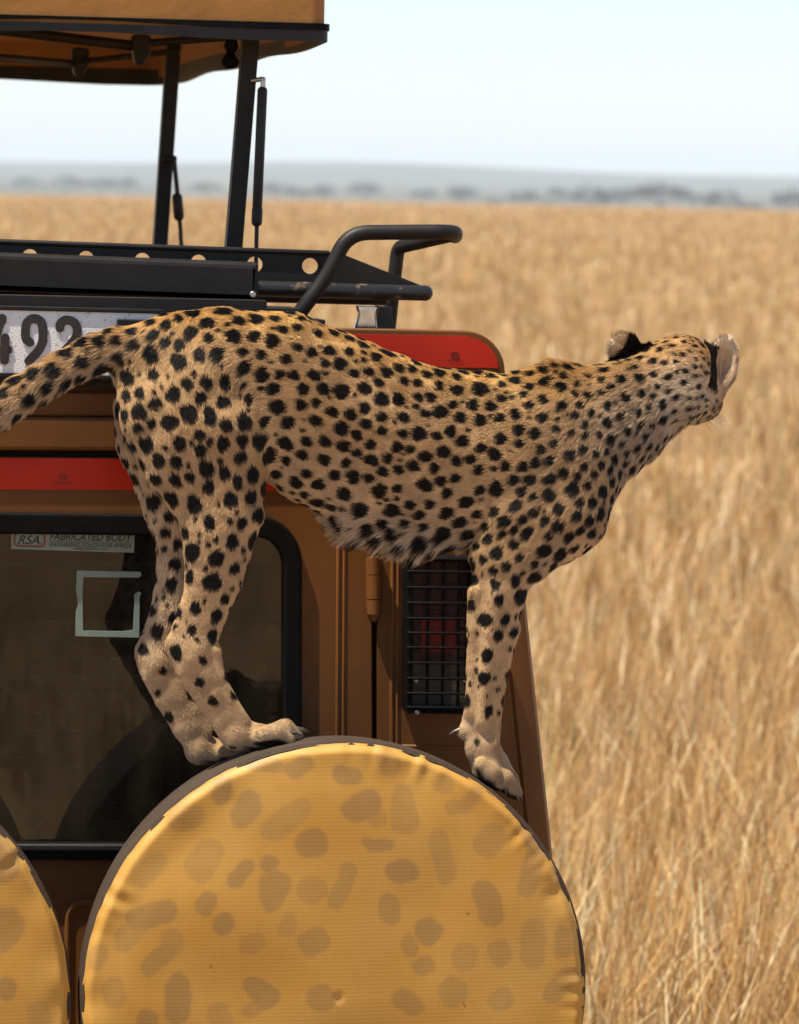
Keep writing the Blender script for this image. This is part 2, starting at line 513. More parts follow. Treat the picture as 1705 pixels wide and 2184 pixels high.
# even air, closed box round camera and scene; the sky stays outside
hz = bpy.data.materials.new('haze_air'); hz.use_nodes = True
n = hz.node_tree.nodes; l = hz.node_tree.links; n.clear()
out = n.new('ShaderNodeOutputMaterial'); pv = n.new('ShaderNodeVolumePrincipled')
pv.inputs['Color'].default_value = (0.78, 0.88, 1.0, 1); pv.inputs['Density'].default_value = 0.85e-4
pv.inputs['Anisotropy'].default_value = 0.0
l.new(pv.outputs[0], out.inputs['Volume'])
box('haze', (-20500, -20500, -40), (20500, 20500, 190), hz, None)
tag(bpy.data.objects['haze'], 'pale hazy air over the whole plain', 'haze', kind='stuff')

# ------------------------------------------------------------- dry grass
def blades(name, N, r0, r1, half, wide, tall, label, dens=2.0, seed=1):
    g_ = np.random.default_rng(seed)
    u = g_.random(N)
    if dens == 2.0: rr = r0 * (r1 / r0) ** u
    else: rr = np.sqrt(r0 * r0 + u * (r1 * r1 - r0 * r0))
    th = HOR + (g_.random(N) * 2 - 1) * half
    x = CAM[0] + rr * np.cos(th); y = CAM[1] + rr * np.sin(th)
    # clumping: pull blades towards tuft centres
    cell = 0.16 * np.clip(rr / 12, 1, 8)
    cx = np.floor(x / cell); cy = np.floor(y / cell)
    hx = vnoise(np.stack([cx * 1.0 + .01, cy + .01], 1), 21); hy = vnoise(np.stack([cx + .01, cy + .01], 1), 22)
    pull = 0.45 * g_.random(N)
    tx = (cx + .2 + .6 * hx) * cell; ty = (cy + .2 + .6 * hy) * cell
    x += (tx - x) * pull; y += (ty - y) * pull
    keep = ~((np.abs(x) < 0.98) & (y > -0.55) & (y < 4.7)) & (rr > 2.0)
    x, y, rr, tx, ty = x[keep], y[keep], rr[keep], tx[keep], ty[keep]; N = len(x)
    big = vnoise(np.stack([x, y], 1) / 1.7 + 50, 31) * .6 + vnoise(np.stack([x, y], 1) / 6.5 + 90, 33) * .4
    fine = vnoise(np.stack([x, y], 1) / .32 + 70, 35)
    hgt = tall * (0.45 + 0.75 * big + .3 * fine) * (0.55 + 0.6 * g_.random(N))
    low = big < 0.36                                     # trampled, flattened patches
    hgt = np.where(low, hgt * .6, hgt)
    w = wide * (0.6 + 0.8 * g_.random(N)) * np.clip(rr / 11, 1, None) ** 0.8
    az = g_.random(N) * 2 * np.pi
    lean = (0.10 + 0.5 * g_.random(N) ** 2) + np.where(low, .9, 0)
    dx, dy = np.cos(az), np.sin(az)
    dx += 0.35; L = np.hypot(dx, dy); dx /= L; dy /= L
    fa = g_.random(N) * np.pi; sx, sy = np.cos(fa) * w / 2, np.sin(fa) * w / 2
    z0 = np.zeros(N) - 0.01
    seedh = (g_.random(N) < .3)
    lv = [0.0, .4, .75, 1.0]
    wd = [1.0, .85, .6, .12]
    V = np.zeros((N, 8, 3), np.float32)
    for k, (t, ww) in enumerate(zip(lv, wd)):
        off = lean * hgt * t ** 1.8
        hz_ = hgt * t * (1 - .25 * np.clip(lean, 0, 1) * t)
        kw = np.where(seedh & (k == 2), 2.3, np.where(seedh & (k == 3), 3.0, 1.0)) * ww
        for s, sg in enumerate((-1, 1)):
            V[:, k * 2 + s, 0] = x + dx * off + sg * sx * kw
            V[:, k * 2 + s, 1] = y + dy * off + sg * sy * kw
            V[:, k * 2 + s, 2] = z0 + hz_
    base = np.arange(N)[:, None, None] * 8
    q = np.array([[0, 1, 3, 2], [2, 3, 5, 4], [4, 5, 7, 6]])[None]
    F_ = (base + q).reshape(-1, 4)
    me = mesh_np(name, V.reshape(-1, 3), F_)
    straw = np.array([[0.55, 0.37, 0.162], [0.43, 0.255, 0.092], [0.26, 0.14, 0.046], [0.80, 0.63, 0.38], [0.36, 0.18, 0.055]])
    pick = g_.choice(5, N, p=[.32, .27, .14, .18, .09])
    col = straw[pick] * (0.75 + 0.42 * big[:, None] + .15 * (g_.random((N, 1)) - .5))
    green = g_.random(N) < 0.012
    col[green] = np.array([0.24, 0.25, 0.07])
    col = np.clip(col, 0.01, .85)
    tipc = np.ones((1, 8, 1)); tipc[:, 4:, :] = 1.12
    C4 = np.ones((N, 8, 4), np.float32); C4[:, :, :3] = np.clip(col[:, None, :] * tipc, 0, .9)
    a_ = me.attributes.new('tint', 'FLOAT_COLOR', 'POINT'); a_.data.foreach_set('color', C4.ravel())
    o = link(name, me, M['blade'])
    return tag(o, label, 'grass', kind='stuff')


blades('dry_grass', 190000, 8.6, 520, R(10.5), 0.0042, 0.46, 'tall dry golden savanna grass beyond the vehicle', seed=3)
blades('short_grass', 30000, 2.2, 60, R(180), 0.007, 0.34, 'sparse dry straw grass around the parked vehicle', seed=4)

# --------------------------------------------------------- far trees
M['bark'] = mat('far_bark', (0.06, 0.045, 0.03), 0.9)
M['leaf'] = mat('far_leaves', (0.03, 0.042, 0.018), 0.8, var=0.5, vscale=0.4, spec=0.1)


def far_tree(seed, flat):
    g_ = np.random.default_rng(seed)
    # crown: leaf cards gathered in clumps
    V = []; F_ = []
    for c_ in range(26):
        a = g_.random() * 2 * math.pi; q = math.sqrt(g_.random())
        cc = np.array([q * 1.0 * math.cos(a), q * 1.0 * math.sin(a), 0.62 + (1 - q * q) * .22 * (1.0 if flat else 1.5) + g_.normal() * .05])
        for k in range(46):
            p = cc + g_.normal(size=3) * np.array([.16, .16, .065 if flat else .12])
            t1 = g_.normal(size=3); t1 /= np.linalg.norm(t1); t2 = np.cross(t1, g_.normal(size=3)); t2 /= np.linalg.norm(t2)
            s = .035 + .03 * g_.random(); b0 = len(V)
            V += [p - t1 * s, p + t2 * s * .6, p + t1 * s, p - t2 * s * .6]; F_.append((b0, b0 + 1, b0 + 2, b0 + 3))
    crown = mesh_np('crown', np.array(V), np.array(F_))
    TV, TF = [], []
    for k in range(5):
        a = 2 * math.pi * k / 5 + g_.random()
        v_, f_ = tube_mesh([(0, 0, -.03), (.02 * math.cos(a), .02 * math.sin(a), .28), (.3 * math.cos(a), .3 * math.sin(a), .52),
                            (.6 * math.cos(a), .6 * math.sin(a), .68)], [.055, .04, .022, .01], seg=6, cap=False)
        o_ = len(TV); TV += list(v_); TF += [tuple(i + o_ for i in f) for f in f_]
    return crown, mesh_np('trunk', np.array(TV), TF, True)


protos = [far_tree(s, s % 2 == 0) for s in (11, 12, 13)]
tr_rng = np.random.default_rng(5)


def plant(px, dist, hgt, width, k, label, group):
    v = ray(px, 400); azx = v[:2] / np.linalg.norm(v[:2])
    x, y = CAM[0] + azx[0] * dist, CAM[1] + azx[1] * dist
    z = float(terrain_z(np.array([x]), np.array([y]))[0])
    t = empty('acacia_tree', (x, y, z - .15)); t.scale = (width * .6, width * .6, hgt * 1.15); t.rotation_euler = (0, 0, tr_rng.random() * 6)
    link('crown', protos[k][0], M['leaf'], t); link('trunk', protos[k][1], M['bark'], t)
    tag(t, label, 'tree', group)


trees = [(1262, 2500, 19, 24), (1410, 2450, 26, 36), (1120, 2700, 15, 20), (1545, 2600, 18, 26), (1600, 2350, 13, 18), (1690, 2500, 20, 26),
         (985, 2900, 16, 26), (905, 3000, 14, 20), (1200, 3100, 15, 26), (1330, 2900, 17, 30), (1480, 3000, 16, 28), (780, 3100, 16, 26),
         (690, 3000, 14, 18), (645, 2900, 13, 20), (1055, 2600, 9, 14), (1170, 2500, 9, 12), (1500, 2300, 9, 13), (1365, 2300, 8, 11),
         (140, 3400, 15, 26), (215, 3300, 16, 26), (265, 3300, 15, 22), (60, 3500, 12, 26), (440, 3200, 15, 22), (590, 3100, 14, 26)]
for i, (px, d_, h_, w_) in enumerate(trees):
    if i == 0: lab, grp = 'lone round bush-like tree standing dark in the haze at the plain\'s edge', None
    elif i == 1: lab, grp = 'broadest hazy tree clump at the plain\'s edge, above the cheetah\'s head', None
    elif px > 620 and h_ > 9: lab, grp = 'hazy blue-grey acacia scattered along the far plain\'s edge', 'hazy trees along the far plain'
    elif h_ <= 9 and px > 620: lab, grp = 'low hazy bush at the far edge of the plain', 'low hazy bushes'
    else: lab, grp = 'hazy acacia far off, seen under the raised vehicle roof', 'hazy trees beyond the vehicle'
    plant(px, d_ * 1.45, h_ * 1.12, w_ * 1.25, i % 3, lab, grp)

# ----------------------------------------------------------- safari vehicle
veh = empty('safari_vehicle', (0, 0, 0))
tag(veh, 'tan safari vehicle with raised roof and two covered spare wheels on its back', 'vehicle')


def edge_x(py, y=0.0):
    """pixel x of the body's right edge at pixel row py"""
    return np.interp(py, [690, 790, 1290, 1810, 2300], [1066, 1078, 1130, 1185, 1225])


DOOR_R, CORN_L = 795, 805
BOT = 2560
WX0 = -0.815

# door: one sheet with the window opening
win_out = rounded([(-335, 1090), (645, 1101), (645, 1838), (-335, 1834)], [95, 100, 40, 40], 12)
win_in = rounded([(-297, 1136), (607, 1146), (607, 1800), (-297, 1797)], [60, 66, 22, 22], 12)
dl = W(-880, 1500, 0)[0]
door = plate('rear_door', [rounded([(-440, 972), (DOOR_R, 978), (DOOR_R, BOT), (-440, BOT)], [6, 10, 4, 4], 4),
                           rounded([(-322, 1104), (632, 1114), (632, 1824), (-322, 1821)], [80, 85, 30, 30], 10)],
             0.0, 0.03, M['paint'], veh, bevel=0.003)
plate('left_rear_corner', [(-900, 960), (-450, 966), (-450, BOT), (-960, BOT)], 0.0, 0.03, M['paint'], veh, bevel=0.003)
# dark backing seen through the door gap, and body frame above the door
plate('door_jamb', [(DOOR_R - 40, 700), (DOOR_R + 30, 700), (DOOR_R + 30, BOT), (DOOR_R - 40, BOT)], 0.045, 0.05, M['rubber'], veh)

# corner panel: profile swept down the slanted right edge
rows = np.linspace(768, BOT, 40)
prof = [(-9999, 0.0), (-100, 0.0), (-72, 0.0), (-66, 0.006), (-58, 0.007), (-52, 0.002), (-30, 0.004), (-10, 0.012), (0, 0.032), (4, 0.07), (5, 0.12)]
V = []
for py in rows:
    for dx, yy in prof:
        px = CORN_L if dx < -999 else edge_x(py) + dx
        p = W(px, py, 0.0); V.append((p[0], yy, p[2]))
m_ = len(prof); F = []
for i in range(len(rows) - 1):
    for j in range(m_ - 1):
        F.append((i * m_ + j, (i + 1) * m_ + j, (i + 1) * m_ + j + 1, i * m_ + j + 1))
me = auto_smooth(mesh_np('corner_panel', np.array(V), F), 40); link('corner_panel', me, M['paint'], veh)
# left return of the corner panel into the gap
a, b_ = W(CORN_L, 768, 0), W(CORN_L, BOT, 0)
link('panel_return', mesh_np('panel_return', [(a[0], 0, a[2]), (b_[0], 0, b_[2]), (b_[0], .045, b_[2]), (a[0], .045, a[2])], [(0, 1, 2, 3)]), M['paint'], veh)

# flank of the body on both sides, from the rear corner to the front
for sgn, nm in ((1, 'right_side'), (-1, 'left_side')):
    V = []; 
    for py in np.linspace(862, BOT, 12):
        p = W(edge_x(py) + 5, py, 0.0)
        for yy in (0.115, 0.6, 1.4, 2.6, 3.6, 4.3):
            V.append((sgn * p[0], yy, p[2]))
    F = [(i * 6 + j, (i + 1) * 6 + j, (i + 1) * 6 + j + 1, i * 6 + j + 1) for i in range(11) for j in range(5)]
    link(nm, mesh_np(nm, np.array(V), F), M['paint'], veh)
    for k, (ya, yb) in enumerate(((0.5, 1.35), (1.5, 2.35), (2.5, 3.3))):
        zc = [W(900, 1130, 0)[2], W(900, 1720, 0)[2]]
        xs = [W(edge_x(1130) + 5, 1130)[0] + .006, W(edge_x(1720) + 5, 1720)[0] + .006]
        V = [(sgn * xs[1], ya, zc[1]), (sgn * xs[1], yb, zc[1]), (sgn * xs[0], yb, zc[0]), (sgn * xs[0], ya, zc[0])]
        link('side_window', mesh_np('side_window', V, [(0, 1, 2, 3)]), M['glass'], veh)
zb = W(900, BOT, 0)[2]
zr = W(900, 868, 0)[2]                                    # roof height
# roof: rails round the hatch
for nm, lo, hi in (('roof_rail', (0.36, 0.03, zr - .035), (0.745, 4.0, zr)), ('roof_rail', (-0.745, 0.03, zr - .035), (-0.36, 4.0, zr)),
                   ('roof_end', (-0.36, 0.03, zr - .035), (0.36, 0.40, zr - .001)), ('roof_end', (-0.36, 3.2, zr - .035), (0.36, 4.0, zr - .001))):
    box(nm, lo, hi, M['paint'], veh, .006)
# nose, floor, bulkhead
box('bonnet', (-0.76, 4.3, 0.55), (0.76, 5.2, 1.32), M['paint'], veh, .06)
box('front_screen_frame', (-0.74, 4.05, 1.25), (0.74, 4.34, zr - .04), M['interior'], veh, .03)
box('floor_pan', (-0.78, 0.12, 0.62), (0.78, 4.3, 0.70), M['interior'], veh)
box('rear_bumper', (-0.78, -0.10, 0.50), (0.78, 0.02, 0.66), M['black'], veh, .02)
for sx in (-1, 1):
    for yy in (0.85, 3.95):
        t = empty('road_wheel', (sx * .70, yy, .40), veh)
        lathe('tyre', [(.22, -.11), (.34, -.125), (.385, -.11), (.40, -.07), (.40, .07), (.385, .11), (.34, .125), (.22, .11)], M['gum'], t, 64, 'x')
        lathe('rim', [(0, -.05), (.08, -.05), (.10, -.02), (.19, -.02), (.225, -.1), (.225, .1), (.19, .02), (.1, .02), (0, .05)], M['steel'], t, 48, 'x')

# window: rubber seal and glass
plate('window_seal', [win_out, win_in], -0.014, 0.004, M['rubber'], veh, bevel=0.005)
plate('seal_lip', [rounded([(-330, 1800), (640, 1803), (640, 1817), (-330, 1814)], 5, 3)], -0.019, -0.010, M['trim'], veh, bevel=0.003)
gp = [W(x, y_, 0.008) for x, y_ in ((-310, 1120), (620, 1130), (620, 1815), (-310, 1812))]
link('window_pane', mesh_np('window_pane', [(p[0], .008, p[2]) for p in gp], [(0, 3, 2, 1)]), M['glass'], veh)

# cabin seen through the glass: lining, seat with tube frame, wire grid
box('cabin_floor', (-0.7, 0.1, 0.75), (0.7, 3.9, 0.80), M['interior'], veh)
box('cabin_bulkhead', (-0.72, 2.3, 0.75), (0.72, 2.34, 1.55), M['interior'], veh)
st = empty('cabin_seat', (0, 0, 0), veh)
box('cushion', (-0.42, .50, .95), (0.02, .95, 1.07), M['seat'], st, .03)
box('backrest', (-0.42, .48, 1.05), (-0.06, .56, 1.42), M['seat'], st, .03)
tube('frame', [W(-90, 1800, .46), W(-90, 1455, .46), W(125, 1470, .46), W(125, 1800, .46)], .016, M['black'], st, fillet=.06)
tube('crossbar', [W(-90, 1622, .46), W(125, 1630, .46)], .011, M['black'], st)
V = []; F = []
def addbox(lo, hi):
    b0 = len(V)
    V.extend([(x, y_, z) for x in (lo[0], hi[0]) for y_ in (lo[1], hi[1]) for z in (lo[2], hi[2])])
    F.extend([tuple(b0 + i for i in f) for f in ((0, 1, 3, 2), (4, 6, 7, 5), (0, 4, 5, 1), (2, 3, 7, 6), (0, 2, 6, 4), (1, 5, 7, 3))])
wl, wr = W(60, 1400, .7)[0], W(640, 1400, .7)[0]; wz0, wz1 = W(60, 1760, .7)[2], W(60, 1330, .7)[2]
for k in range(15):
    x = wl + (wr - wl) * k / 14; addbox((x - .004, .70, wz0), (x + .004, .706, wz1))
for k in range(12):
    z = wz0 + (wz1 - wz0) * k / 11; addbox((wl, .706, z - .004), (wr, .712, z + .004))
tag(link('cabin_wire_screen', mesh_np('cabin_wire_screen', np.array(V), F), M['mesh'], veh), kind='stuff')

# stickers on the glass
sk = plate('sticker', [(24, 1131), (287, 1138), (286, 1179), (24, 1171)], 0.004, 0.006, M['sticker'], veh)
plate('logo_border', [rounded([(29, 1134), (97, 1136), (97, 1168), (29, 1166)], 10, 5), rounded([(33, 1138.5), (93, 1140), (93, 1164), (33, 1162.5)], 7, 5)],
      .0030, .0040, M['sticker_red'], sk)
text_mesh('lettering', 'RSA.', 38, 1141, 89, 1161, .0033, M['sticker_ink'], sk, shear=.35, bold=.012)
text_mesh('lettering', 'FABRICATED BODY', 106, 1136, 283, 1151.5, .0033, M['sticker_ink'], sk, shear=.25, bold=.02)
plate('rule_line', [(106, 1153.2), (283, 1157.2), (283, 1158.6), (106, 1154.6)], .0030, .0040, M['sticker_red'], sk)
text_mesh('lettering', 'ENGINEERED TOUGH FOR AFRICA', 106, 1156.5, 281, 1165.5, .0033, M['sticker_ink'], sk, bold=.012)
text_mesh('lettering', 'rsa@rsaafrica.com', 157, 1166.5, 229, 1173.5, .0033, M['sticker_ink'], sk, bold=.008)
plate('torn_tape_square', [[(164, 1217), (300, 1220), (302, 1228), (296, 1232), (178, 1231), (176, 1262), (177, 1345), (215, 1346), (262, 1347), (284, 1344),
                            (286, 1300), (287, 1268), (296, 1262), (302, 1266), (298, 1272), (297, 1360), (161, 1357), (162, 1302), (166, 1292), (165, 1275), (162, 1262)]],
      0.003, 0.006, M['sticker'], veh)

# pressed ribs on door and corner panel
for px, w in ((722, 7), (735, 6), (838, 8), (850, 6)):
    tube('pressed_rib', [W(px, 1060, .0), W(px - 3, 1590, .0), W(px - 5, 2300, .0)], mm(w, 0) * .55, M['paint'], veh)
tube('pressed_rib', [W(142, 2300, .001), W(145, 1945, .001), W(162, 1925, .001), W(640, 1925, .001)], .006, M['paint'], veh, fillet=.015)
tube('pressed_rib', [W(860, 1592, .001), W(1060, 1597, .001)], .004, M['paint'], veh)

# hinge barrel with three knuckles
hg = empty('door_hinge', (0, 0, 0), veh)
for y0, y1, ww in ((1188, 1224, 15), (1226, 1276, 16), (1278, 1309, 15.5)):
    tube('knuckle', [W(798, y0, -.012), W(798, y1, -.012)], mm(ww, 0), M['paint'], hg, seg=20, cap=False)
tube('hinge_pin', [W(798, 1310, -.012), W(798, 1318, -.012)], mm(11, 0), M['paint'], hg, seg=16)
plate('gap_guard', [(788, 1312), (808, 1312), (806, 1330), (801, 1336)], -.006, .03, M['rubber'], hg)
plate('hinge_leaf', [rounded([(782, 1190), (816, 1190), (816, 1305), (782, 1305)], 4, 3)], -.006, .001, M['paint'], hg, bevel=.001)

# tail light behind its wire guard
tl = empty('tail_light', (0, 0, 0), veh)
plate('housing', [rounded([(868, 1186), (1018, 1189), (1014, 1524), (868, 1522)], 8, 4), rounded([(881, 1198), (1006, 1200), (1003, 1511), (881, 1509)], 4, 3)],
      -.045, .002, M['rubber'], tl, bevel=.003)
plate('lens', [[(879, 1196), (1008, 1198), (1006, 1415), (879, 1413)]], -.016, -.004, M['redlens'], tl)
plate('lens_lit_patch', [rounded([(897, 1322), (972, 1322), (972, 1392), (897, 1392)], 5, 3)], -.019, -.015, M['redbright'], tl, bevel=.001)  # brighter red patch: light reflected on the lens, put into the colour
plate('lens', [[(879, 1413), (1006, 1415), (1005, 1514), (879, 1512)]], -.015, -.004, M['clearlens'], tl)
for k in range(4):
    plate('lens_stud', [circle(917 + (k % 2) * 11, 1294 + (k // 2) * 11, 2.6, 8)], -.018, -.015, M['redbright'], tl)
for x in (888, 992):
    plate('screw', [circle(x, 1452, 5, 12)], -.019, -.012, M['steel'], tl, bevel=.001)
for x in (890, 1003):
    plate('screw', [circle(x, 1520, 5, 12)], -.049, -.040, M['steel'], tl, bevel=.001)
for x in (875, 913, 946, 979, 1012):
    tube('guard_bar', [W(x + 2, 1190, -.05), W(x - 2, 1520, -.05)], mm(3.4, 0), M['rubber'], tl, seg=8)
for y_ in (1192, 1219, 1253, 1286, 1319, 1350, 1381, 1414, 1447, 1479, 1509):
    tube('guard_bar', [W(870, y_, -.053), W(1014, y_ + 1.5, -.053)], mm(3.0, 0), M['rubber'], tl, seg=8)

# stepped panel between door and number plate
plate('rear_header', [(-900, 700), (600, 712), (600, 800), (1050, 803), (1070, 830), (800, 965), (-900, 950)], 0.012, 0.03, M['paint'], veh)
plate('header_step', [rounded([(-500, 832), (780, 842), (780, 893), (-500, 884)], 5, 4)], -0.002, 0.014, M['paint'], veh, bevel=.004)
plate('header_ledge', [rounded([(-500, 886), (780, 895), (780, 964), (-500, 958)], 10, 4)], -0.014, 0.014, M['paint'], veh, bevel=.007)
plate('door_gap_seal', [(-500, 955), (790, 962), (790, 985), (-500, 978)], 0.006, 0.03, M['rubber'], veh)
# reflective red strips
rs = plate('red_strip', [(-420, 973), (592, 981), (592, 1047), (-420, 1041)], -.0035, .001, M['red'], veh)
ub = plate('roof_end_board', [[(560, 697), (990, 705)] + [(990 + 88 * math.sin(t) , 705 + 88 * (1 - math.cos(t))) for t in np.linspace(.15, math.pi / 2, 10)] + [(1080, 800), (560, 800)]],
           -.012, .02, M['paint'], veh, bevel=.003)
rs2 = plate('red_board', [[(560, 709), (985, 717)] + [(985 + 78 * math.sin(t), 717 + 66 * (1 - math.cos(t))) for t in np.linspace(.15, math.pi / 2, 9)] + [(1066, 785), (560, 778)]],
            -.0155, -.011, M['red'], veh)
# certification marks printed on the red sheeting
for par, cx, cy, yp in ((rs, 134, 1018, -.0042), (rs2, 971, 757, -.0162)):
    ox = [(cx + 9 * math.cos(t), cy + 7 * math.sin(t)) for t in np.linspace(0, 2 * math.pi, 28, endpoint=False)]
    ix = [(cx + 7.3 * math.cos(t), cy + 5.5 * math.sin(t)) for t in np.linspace(0, 2 * math.pi, 28, endpoint=False)]
    plate('mark_ring', [ox, ix], yp, yp + .0006, M['print'], par)
    text_mesh('mark_letters', 'CCC', cx - 5, cy - 3.2, cx + 5, cy + 3.2, yp, M['print'], par, bold=.02)
    text_mesh('mark_letters', 'C000000 MA-1', cx - 18, cy + 10, cx + 18, cy + 14.5, yp, M['print'], par, bold=.01)

# number plate with raised digits
hs = plate('plate_housing_shade', [rounded([(-260, 622), (570, 640), (570, 834), (-260, 815)], [5, 5, 20, 5], 3)], -.012, .012, M['black'], veh, bevel=.002)  # black housing; the sheet also fills in the shade below the box cover
npz = plate('number_plate', [rounded([(-330, 648), (345, 664), (345, 808), (-330, 791)], 10, 4)], -.020, -.013, M['plate'], veh, bevel=.002)
plate('plate_frame', [rounded([(-345, 643), (352, 660), (352, 814), (-345, 797)], 8, 3), rounded([(-326, 654), (341, 669), (341, 803), (-326, 786)], 6, 3)], -.024, -.014, M['black'], veh, bevel=.002)
plate('plate_clamp', [rounded([(250, 680), (420, 684), (420, 720), (250, 716)], 4, 3)], -.030, -.018, M['black'], veh, bevel=.002)


def stroke(pts, w, n=6):
    """outline of a round-ended brush stroke through px points (Catmull-Rom)"""
    P = [np.array(p, float) for p in pts]; Q = [2 * P[0] - P[1]] + P + [2 * P[-1] - P[-2]]; S = []
    for i in range(1, len(Q) - 2):
        for k in range(n):
            t = k / n; a, b_, c_, d_ = Q[i - 1], Q[i], Q[i + 1], Q[i + 2]
            S.append(.5 * (2 * b_ + (c_ - a) * t + (2 * a - 5 * b_ + 4 * c_ - d_) * t * t + (3 * b_ - a - 3 * c_ + d_) * t ** 3))
    S.append(P[-1]); S = np.array(S); T = np.gradient(S, axis=0); T /= np.linalg.norm(T, axis=1)[:, None]
    Nn = np.stack([-T[:, 1], T[:, 0]], 1)
    capa = [S[-1] + w * (.55 * T[-1] + .75 * Nn[-1]), S[-1] + w * (.8 * T[-1] + .3 * Nn[-1]), S[-1] + w * (.8 * T[-1] - .3 * Nn[-1]), S[-1] + w * (.55 * T[-1] - .75 * Nn[-1])]
    capb = [S[0] - w * (.55 * T[0] + .75 * Nn[0]), S[0] - w * (.8 * T[0] + .3 * Nn[0]), S[0] - w * (.8 * T[0] - .3 * Nn[0]), S[0] - w * (.55 * T[0] - .75 * Nn[0])]
    return [tuple(p) for p in list(S + Nn * w) + capa + list((S - Nn * w)[::-1]) + capb]


def zp(x, y_):                                           # plate close-up coordinates -> px
    return (x * .17517, 640 + y_ * .17517)


nine = [zp(370, 520), zp(315, 460), zp(315, 330), zp(345, 255), zp(420, 225), zp(495, 260), zp(522, 350), zp(518, 500), zp(470, 610), zp(400, 690), zp(345, 745)]
two = [zp(730, 345), zp(735, 290), zp(780, 250), zp(840, 245), zp(905, 275), zp(940, 350), zp(930, 440), zp(870, 530), zp(790, 620), zp(740, 740), zp(820, 745), zp(935, 750)]
four1 = [zp(30, 215), zp(-40, 400), zp(-110, 600), zp(0, 605), zp(105, 607)]
four2 = [zp(62, 450), zp(58, 600), zp(55, 740)]
for nm, sts, dz in (('digit', nine, 0), ('digit', two, 0), ('digit', four1, 0), ('digit', four2, .0007)):
    plate(nm, [stroke(sts, 9.6)], -.0225 - dz, -.0195, M['digit'], npz, bevel=.0006)

# ------------------------------------------------------------- roof rack
rk = empty('roof_rack', (0, 0, 0), veh)
holes = [circle(64 + 120 * k, 548 + 4.0 * k, 17) for k in range(-4, 6)]
holes[-1] = circle(662, 567, 17)
plate('hole_rail', [[(-520, 493), (700, 537), (735, 543), (898, 608), (-520, 570)]] + holes, .150, .158, M['black'], rk, bevel=.0015)
tube('rail_flange', [W(-520, 497, .150), W(700, 540, .150)], mm(6, .15), M['black'], rk, seg=10)
tube('lower_tube', [W(-520, 584, .142), W(910, 625, .142)], mm(16.5, .14), M['worn'], rk, seg=20)
tube('lower_tube', [W(-520, 608, .235), W(820, 640, .235)], mm(11, .2), M['black'], rk, seg=14)
tube('bent_tube', [W(628, 682, .075), W(702, 584, .075), W(742, 496, .075), W(972, 494, .075), W(971, 503, .155)], mm(16.0, .1), M['black'], rk, fillet=.07, seg=20)
tube('bent_tube', [W(966, 500, .13), W(849, 527, .30), W(828, 716, .30)], mm(15.0, .2), M['black'], rk, fillet=.018, seg=20)
plate('box_cover', [rounded([(-520, 519), (553, 560), (553, 643), (-520, 602)], [3, 6, 3, 3], 3)], .060, .130, M['black'], rk, bevel=.011)
plate('cover_bolt', [circle(540, 628, 7, 16)], .055, .062, M['steel'], rk, bevel=.0015)
plate('mount_plate', [rounded([(560, 655), (640, 657), (638, 690), (560, 690)], 5, 3)], .03, .12, M['black'], rk, bevel=.002)
plate('mount_plate', [rounded([(600, 679), (695, 682), (692, 712), (600, 712)], 3, 3)], .06, .13, M['black'], rk, bevel=.002)
plate('rack_clamp', [[(762, 652), (806, 654), (802, 664), (806, 700), (757, 700), (766, 668)]], .10, .118, M['chrome'], rk, bevel=.003)
plate('rack_foot', [[(806, 652), (838, 654), (838, 684), (846, 705), (800, 705)]], .13, .16, M['black'], rk, bevel=.003)
plate('rack_foot', [[(-300, 610), (-260, 611), (-252, 690), (-310, 690)]], .13, .16, M['black'], rk, bevel=.003)

# ------------------------------------------------------------- raised roof
cp = empty('raised_roof', (0, 0, 0), veh)
YR = 0.34
pr = W(697, 52, YR); xr = pr[0]; zr0 = W(697, 88, YR)[2]; ztrim = W(697, 50, YR)[2]
YE = 2.95
ztop = zr0 + .24


def ring_wall(name, x, y0, y1, zlo, zhi, th, rr, material, droop=0.0):
    """open rounded-rectangle wall, seen from below and outside"""
    lp = rounded([(-x, y0), (x, y0), (x, y1), (-x, y1)], rr, 8)
    lp2 = []
    for i in range(len(lp)):
        p, q = np.array(lp[i]), np.array(lp[(i + 1) % len(lp)]); d_ = np.linalg.norm(q - p); k = max(1, int(d_ / .12))
        lp2 += [p + (q - p) * t / k for t in range(k)]
    lp2 = np.array(lp2); cen = lp2.mean(0); N = len(lp2)
    inn = cen + (lp2 - cen) * (1 - th / np.abs(lp2 - cen).max(1))[:, None]
    t = (lp2[:, 1] - y0) / (y1 - y0)
    dz = -droop * t + .004 * np.sin(lp2[:, 0] * 9 + 1) + .004 * np.sin(lp2[:, 1] * 7)
    V = np.vstack([np.c_[lp2, zlo + dz], np.c_[lp2, zhi + 0 * dz], np.c_[inn, zhi + 0 * dz], np.c_[inn, zlo + dz]])
    F = []
    for i in range(N):
        j = (i + 1) % N
        for a in range(4):
            b_ = (a + 1) % 4; F.append((a * N + i, a * N + j, b_ * N + j, b_ * N + i))
    me = mesh_np(name, V, F)
    bm = bmesh.new(); bm.from_mesh(me); bmesh.ops.recalc_face_normals(bm, faces=bm.faces); bm.to_mesh(me); bm.free()
    auto_smooth(me, 40); return link(name, me, material, cp)


ring_wall('fascia', xr, YR, YE, zr0 + .012, ztop, .012, .03, M['canopy'], .012)
ring_wall('edge_trim', xr + .006, YR - .006, YE + .006, zr0, ztrim - .012, .022, .032, M['trim'], .02)
ring_wall('edge_piping', xr + .009, YR - .009, YE + .009, ztrim - .012, ztrim, .012, .033, M['rubber'], .02)
